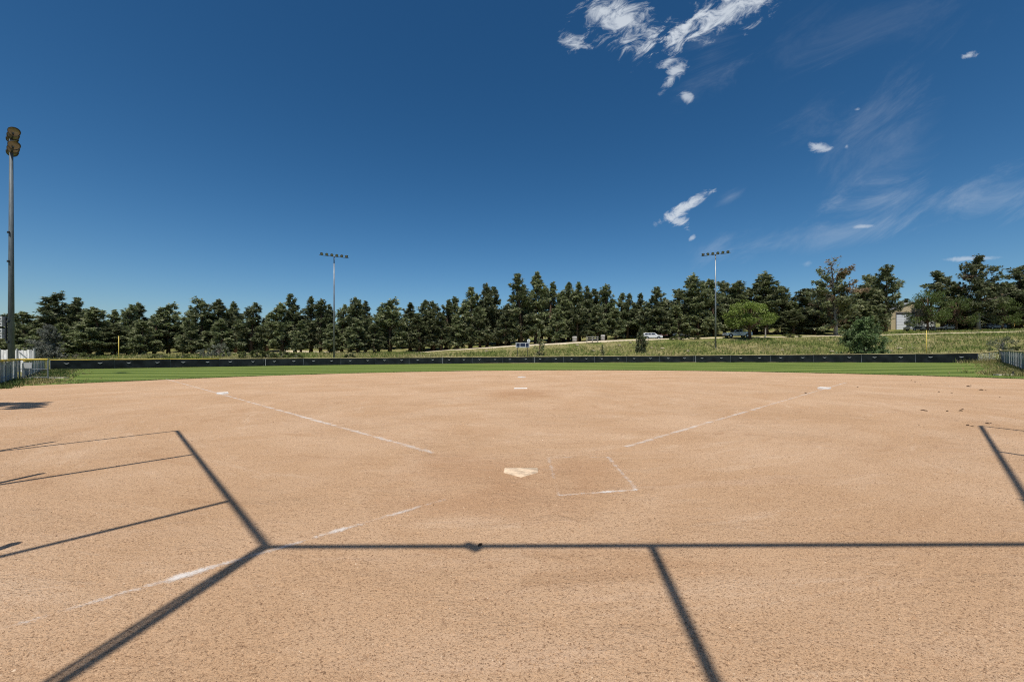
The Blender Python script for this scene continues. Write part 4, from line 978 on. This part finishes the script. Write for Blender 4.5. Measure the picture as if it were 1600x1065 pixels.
# ------------------------------------------------------------------ buildings
Yg = 128.0; kg = Yg/F; x0, _, z0 = at(1392.5, Yg); gar = empty('garage_building', (x0, Yg, z0), 'tan metal garage with white roller door among the trees', 'garage')
wd = 66*kg; ev = (P(0, 484, Yg)[2] - z0); pk = ev + 2.3; dx0, dx1 = x0 + 8*kg, x0 + 38*kg; dh = P(0, 490, Yg)[2] - z0; dep = 14
zb_ = z0 - .6
def wall_quad(name, vs, m, par=gar, th=.12):
    mb = MB(); n = len(vs); mb.add(list(vs) + [(a, b+th, c) for a, b, c in vs], [tuple(range(n)), tuple(range(2*n-1, n-1, -1))] + [(i, n+i, n+(i+1) % n, (i+1) % n) for i in range(n)]); return mb.build(name, m, par)
wall_quad('front_wall', [(x0, Yg, zb_), (dx0, Yg, zb_), (dx0, Yg, z0+dh), (dx1, Yg, z0+dh), (dx1, Yg, zb_), (x0+wd, Yg, zb_), (x0+wd, Yg, z0+ev), (x0+wd/2, Yg, z0+pk), (x0, Yg, z0+ev)], M['tanmetal'])
for xs in (x0+.06, x0+wd-.06): MB().box((xs, Yg+.13+dep/2, z0+ev/2-.3), (.12, dep, ev+.6)).build('side_wall', M['tanmetal'], gar)
for sgn in (-1, 1):
    xe = x0+wd/2 + sgn*(wd/2+.3); mb = MB(); xm = x0+wd/2; ze = z0+ev - .3*(pk-ev)/(wd/2)
    mb.add([(xm, Yg-.3, z0+pk+.02), (xe, Yg-.3, ze+.02), (xe, Yg+dep+.3, ze+.02), (xm, Yg+dep+.3, z0+pk+.02), (xm, Yg-.3, z0+pk+.14), (xe, Yg-.3, ze+.14), (xe, Yg+dep+.3, ze+.14), (xm, Yg+dep+.3, z0+pk+.14)], [(0,1,2,3),(7,6,5,4),(0,4,5,1),(1,5,6,2),(2,6,7,3),(3,7,4,0)]); mb.build('roof', M['roofgrey'], gar)
dr = MB().box(((dx0+dx1)/2, Yg+.10, z0+dh/2-.2), (dx1-dx0-.1, .05, dh+.1)).build('roller_door', M['dooralu'], gar)
for i in range(1, 6): MB().box(((dx0+dx1)/2, Yg+.068, z0 + dh*i/6 - .1), (dx1-dx0-.16, .02, .05)).build('door_seam', M['ballast'], gar).parent = dr
MB().box((dx0-.12, Yg-.04, z0+dh/2), (.26, .08, dh+.25)).build('door_frame', M['doorframe'], gar); MB().box(((dx0+dx1)/2, Yg-.04, z0+dh+.26), (dx1-dx0+.5, .08, .5)).build('door_frame', M['doorframe'], gar)
for dxx in range(1, 5): MB().box((x0 + .32*dxx, Yg-.02, z0+ev/2-.2), (.04, .04, ev-.4)).build('siding_rib', M['tanmetal'], gar)
Yh = 134.0; x0, _, z0 = at(1578, Yh); hs = empty('house', (x0, Yh, z0), 'ochre house with brown roof at the far right edge', 'house'); hh = P(0, 496, Yh)[2]-z0; kh = Yh/F; hw = 46*kh
MB().box((x0+hw/2, Yh+4, z0+hh/2-.3), (hw, 8, hh+.6)).build('wall', M['ochre'], hs)
zr0, zr1 = z0+hh-.05, P(0, 482, Yh)[2]
MB().add([(x0-.4, Yh-.5, zr0), (x0+hw+.4, Yh-.5, zr0), (x0+hw+.4, Yh+8.5, zr0), (x0-.4, Yh+8.5, zr0), (x0+.4, Yh+4, zr1), (x0+hw-.4, Yh+4, zr1)], [(0,1,5,4),(2,3,4,5),(0,4,3),(1,2,5),(0,3,2,1)]).build('roof', M['roofbrown'], hs)
MB().box((x0+2.2, Yh-.02, z0+hh*.55), (1.1, .06, 1.0)).build('window', M['glass'], hs)
x, y, z = at(1572, 126); bn_ = empty('refuse_bin', (x, y, z), 'tall dark green bin beside the ochre house', 'bin')
MB().box((x, y, z+.95), (1.3, 1.1, 1.9)).build('bin_body', M['bin'], bn_); MB().box((x, y-.05, z+1.96), (1.4, 1.2, .12)).build('lid', M['bin'], bn_)

# ------------------------------------------------------------------ small things on the slope
Yb = 97.5; kb = Yb/F; x, y, z = at(916, Yb); bl_ = empty('slope_bench', (x, y, z), 'small pale railed wooden bench on the slope left of the spruce', 'bench')
for u in (917, 925.5, 934): MB().box(((u-U0)*kb, Yb, z+.75), (.12, .12, 1.7)).build('upright', M['wood'], bl_)
for hh in (.55, 1.0, 1.45): MB().box(((925.5-U0)*kb, Yb-.08, z+hh), (19*kb, .05, .14)).build('rail', M['wood'], bl_)
MB().box(((925.5-U0)*kb, Yb-.35, z+.52), (18*kb, .42, .06)).build('seat', M['wood'], bl_)
for u, v, Y, r_, lab in ((898, 526, 101, .55, 'grey barrel standing by the track left of the slope bench'), (942, 523, 101, .5, 'grey barrel standing by the track right of the slope bench')):
    x, y, z = at(u, Y); zt = z + 1.5; b_ = empty('barrel', (x, y, z), lab, 'barrel', 'barrels by the track')
    MB().disc_shell((x, y, z), (0, 0, 1), [(0, r_*.94), (.05, r_), (.5, r_*1.02), (.52, r_*1.05), (.55, r_*1.02), (1.0, r_*1.02), (1.02, r_*1.05), (1.05, r_*1.02), (1.45, r_), (1.47, r_*.9), (1.42, .001)], 16).build('drum', M['palebark'], b_, smooth=True)
    MB().disc_shell((x, y, z+1.47), (0, 0, 1), [(0, r_*.9), (.03, r_*.8), (.03, .001)], 16).build('lid', M['palebark'], b_)
x, y, z = at(1196, 99); pp = empty('utility_post', (x, y, z), 'short pale post behind the pickup bed', 'post'); MB().tube([(x, y, z-.1), (x, y, z+2.1)], [.16, .13], 8).build('shaft', M['palebark'], pp); MB().box((x, y, z+2.12), (.34, .34, .06)).build('cap', M['wood'], pp)

def rock_mesh(seed, m):
    rs = np.random.default_rng(seed); mb = MB(); prof = [(-.3, .55), (0, 1.0), (.35, .8), (.6, .35), (.66, .001)]
    mb.disc_shell((0, 0, 0), (0, 0, 1), prof, 9); mb.v = [tuple(np.array(p)*(1 + rs.normal(size=3)*.14)) for p in mb.v]; return mb
RK = [(1075, 549), (902, 540), (927, 549), (968, 540), (1222, 548), (1300, 550), (1392, 549), (1405, 545), (1018, 544), (1035, 545), (985, 536), (760, 549)]
RW = ['left of the right far pole', 'below the left barrel', 'below the slope bench', 'left of the dark spruce', 'below the bright green tree', 'left of the bushy pine', 'right of the bushy pine at the fence', 'right of the bushy pine up the slope', 'right of the dark spruce', 'below the red car', 'above the dark spruce', 'left of the scoreboard']
rproto = rock_mesh(5, M['rock']).build('pale_rock', M['rock'], smooth=False)
for i, ((u, v), tx) in enumerate(zip(RK, RW)):
    Y = 60.0
    for Y in np.arange(78 if u < 1250 else 64, 99, .25):
        x = (u-U0)/F*Y; z = g(x, Y)
        if V0 - (z - CAM_H)/Y*F <= v: break
    o = rproto if i == 0 else rproto.copy()
    if i: col.objects.link(o)
    s = random.uniform(.22, .42); o.location = (x, Y, z+.08); o.scale = (s*1.3, s, s*.9); o.rotation_euler = (0, 0, random.uniform(0, 6))
    tag(o, 'pale rock in the meadow grass ' + tx, 'rock', 'rocks in the meadow')
# clods lying on the dirt at the right
CL = [(1424, 595, 2), (1430, 597, 2), (1438, 601.5, 2), (1513, 604.5, 4), (1517, 603, 2), (1533, 610, 4), (1540, 610.5, 2), (1467, 613, 3), (1442, 642, 4), (1447, 643, 3), (1480, 643.5, 4), (1501, 643, 4), (1504, 640.5, 3), (1512, 666, 4), (1519, 667.5, 3), (1543, 663, 4), (1548, 662.5, 3), (1259, 615, 3), (1562, 621, 2), (1487, 614.5, 2), (750, 855, 7), (1436, 666, 2), (1340, 605.5, 2)]
CT = ['leftmost of three far clods', 'middle of three far clods', 'rightmost of three far clods', 'larger of the far clod pair', 'smaller of the far clod pair', 'long one nearest the right fence', 'small one nearest the right fence', 'lone one below the three far clods', 'left end of the middle row', 'second in the middle row', 'third in the middle row', 'fourth in the middle row', 'upright one ending the middle row', 'left of the right wing shadow corner', 'touching the right wing shadow corner', 'just above the right wing rail shadow', 'right end above the wing rail shadow', 'beside first base', 'near the right edge below the fence', 'beside the lone far clod', 'on the long straight rail shadow', 'small one left of the wing shadow', 'right of first base past the foul line']
cproto = rock_mesh(9, M['clod']).build('dirt_clod', M['clod'])
for i, ((u, v, px), tx) in enumerate(zip(CL, CT)):
    x, y, z = gp(u, v); o = cproto if i == 0 else cproto.copy()
    if i: col.objects.link(o)
    s = px*y/F*.55; o.location = (x, y, z + .02); o.scale = (s*random.uniform(1, 1.5), s*random.uniform(.7, 1.3), s*random.uniform(.8, 1.2)); o.rotation_euler = (random.uniform(-.3, .3), 0, random.uniform(0, 6))
    tag(o, 'dark clod on the dirt, ' + tx, 'clod', 'dark clods on the infield dirt')

# ------------------------------------------------------------------ meadow grass, weeds, grit (uncountable)
def scatter_blades(name, xy, hgt, nb, cols, label, cat, width=.05, seed=1, lean=.45):
    rs = np.random.default_rng(seed); n = len(xy); z = ground(xy[:, 0], xy[:, 1])
    c = np.repeat(np.column_stack([xy, z - .02]), nb, 0); h = np.repeat(hgt, nb)[:, None]*rs.uniform(.5, 1.2, (n*nb, 1))
    c[:, :2] += rs.normal(size=(n*nb, 2)) * np.repeat(hgt, nb)[:, None]*.28
    az = rs.uniform(0, 6.283, n*nb); d = np.column_stack([np.cos(az)*lean*rs.random(n*nb), np.sin(az)*lean*rs.random(n*nb), np.ones(n*nb)])
    sd = np.column_stack([np.cos(az+1.3), np.sin(az+1.3), np.zeros(n*nb)]) * (width*rs.uniform(.6, 1.4, (n*nb, 1)))
    V = np.stack([c - sd, c + sd, c + d*h], 1).reshape(-1, 3); T = np.arange(n*nb*3).reshape(-1, 3)
    K = np.repeat(np.repeat(cols, nb, 0)*rs.uniform(.7, 1.3, (n*nb, 1)), 3, 0)
    o = mesh_np(name, V, T, M['blades'], K); tag(o, label, cat, kind='stuff'); return o
MG = np.array([[.31, .30, .10], [.22, .26, .065], [.43, .38, .17], [.56, .48, .26], [.15, .20, .045], [.36, .34, .13]])
rs = np.random.default_rng(77); N = 26000
u_ = rs.uniform(-60, 1680, N); Yr = rs.uniform(0, 1, N) ** .9; tn = (u_-U0)/F
Yf = (10.3 + np.sqrt(106 + 4*(1+tn**2)*5749.5))/(2*(1+tn**2)) + .6
Ym = np.where(u_ < 640, 100.0, np.where(u_ < 1380, 99.0, 116.0)); Y_ = Yf + (Ym - Yf)*Yr
x_ = tn*Y_; keep = ~((np.abs(Y_-100.8) < 3.0) & (u_ > 650))
xy = np.column_stack([x_, Y_])[keep]
big = np.sin(xy[:, 0]*.31 + 1.2*np.sin(xy[:, 1]*.22)) + np.sin(xy[:, 1]*.47 + xy[:, 0]*.13) + rs.normal(size=len(xy))*.9
upper = (xy[:, 1] - 80)/20 + rs.normal(size=len(xy))*.3
right = np.clip((xy[:, 0]/xy[:, 1]*F + U0 - 1020)/300, 0, 1)
dry = big - upper*.8 - right*.5
cols = np.where((dry > .6)[:, None], MG[rs.choice([0, 2, 3, 5], len(xy))], np.where((dry < -.7)[:, None], MG[rs.choice([1, 4, 4], len(xy))], MG[rs.choice([0, 1, 2, 5], len(xy))]))
near = np.where((xy[:, 1] > 93) & (xy[:, 1] < 100) & (xy[:, 0] > -22), .30, 1.0)
scatter_blades('meadow_grass', xy, rs.uniform(.25, .6, len(xy))*near, 7, cols, 'tall green and straw meadow grass covering the slope behind the fence', 'grass', .045, 2)
# weeds in the fence corners and along the left fence
def weeds(pts, n, hmin, hmax, pal, spread, seed):
    rs2 = np.random.default_rng(seed); pts = np.array(pts, float); t = rs2.uniform(0, len(pts)-1.001, n); i = t.astype(int); f = (t-i)[:, None]
    return pts[i]*(1-f) + pts[i+1]*f + rs2.normal(size=(n, 2))*spread, rs2.uniform(hmin, hmax, n), pal[rs2.integers(len(pal), size=n)]
DK = np.array([[.06, .10, .02], [.085, .13, .03], [.05, .08, .02]]); DRY = np.array([[.34, .27, .11], [.26, .24, .08], [.18, .19, .05], [.40, .33, .16]])
sets = [weeds([(-27.3, 22), (-32, 26.6), (-38, 32.3)], 420, .10, .30, DK, .28, 1), weeds([(-30, 25.5), (-36, 31.5), (-50, 46), (-57, 51)], 1600, .06, .2, DRY, .9, 2), weeds([(-38.5, 34.5), (-56, 51.5)], 700, .1, .3, DK, .6, 3),
        weeds([(33, 27.5), (38, 32.5), (61, 54)], 2200, .08, .26, DRY, 1.0, 4), weeds([(57, 52), (61.5, 55.5)], 600, .2, .6, DRY, .9, 5), weeds([(36, 30.5), (61, 54.4)], 500, .08, .25, DK, .35, 6), weeds([(58.3, 55), (62, 57)], 500, .5, 1.0, MG, .6, 7)]
scatter_blades('fence_weeds', np.concatenate([a for a, b, c in sets]), np.concatenate([b for a, b, c in sets]), 6, np.concatenate([c for a, b, c in sets]), 'patchy green and dry weeds along both sideline fences', 'weeds', .022, 3, .7)
# longer blades where the lawn meets the dirt and along the fence foot
rs = np.random.default_rng(5); a = rs.uniform(R(-2), R(160), 9000); rr_ = DR + np.abs(rs.normal(size=9000))*.5 - .02
xy = np.column_stack([DC[0] + rr_*np.cos(a), DC[1] + rr_*np.sin(a)])
a2 = rs.uniform(R(-51), R(51), 7000); r2 = FR - .15 - np.abs(rs.normal(size=7000))*.25; xy2 = np.column_stack([r2*np.sin(a2), HOME + r2*np.cos(a2)])
LW = np.array([[.06, .11, .015], [.09, .14, .03], [.13, .16, .05]])
xy = np.concatenate([xy, xy2]); scatter_blades('lawn_edge_grass', xy, rs.uniform(.04, .11, len(xy)), 4, LW[rs.integers(3, size=len(xy))], 'ragged grass blades along the lawn edges', 'grass', .018, 4, .8)
# loose grit on the dirt near the camera
rs = np.random.default_rng(8); N = 52000
Y_ = 1.5*(11/1.5) ** (rs.random(N)); x_ = Y_*rs.uniform(-1.3, 1.25, N); s = rs.uniform(.0018, .0042, N)*(1 + Y_*.10)*np.where(rs.random(N) < .02, 1.8, 1)
z_ = ground(x_, Y_) + .020
oc = np.array([[1, 0, 0], [0, 1, 0], [-1, 0, 0], [0, -1, 0], [0, 0, .9], [0, 0, -.5]], float)
rot = rs.uniform(0, 6.28, N); V = oc[None]*(s[:, None, None]*rs.uniform(.6, 1.4, (N, 6, 1)))
V = np.stack([V[..., 0]*np.cos(rot)[:, None] - V[..., 1]*np.sin(rot)[:, None], V[..., 0]*np.sin(rot)[:, None] + V[..., 1]*np.cos(rot)[:, None], V[..., 2]], -1) + np.column_stack([x_, Y_, z_])[:, None]
T = np.array([[0, 1, 4], [1, 2, 4], [2, 3, 4], [3, 0, 4]]); T = (np.arange(N)[:, None, None]*6 + T[None]).reshape(-1, 3)
PB = np.array([[.40, .255, .145], [.45, .30, .18], [.30, .18, .10], [.17, .10, .055], [.50, .37, .25], [.37, .23, .125]])
K = np.repeat(PB[rs.choice(6, N, p=[.32, .12, .22, .16, .02, .16])]*rs.uniform(.8, 1.2, (N, 1)), 6, 0)
o = mesh_np('loose_grit', V.reshape(-1, 3), T, M['pebble'], K); tag(o, 'loose tan and brown grit scattered over the near dirt', 'grit', kind='stuff')
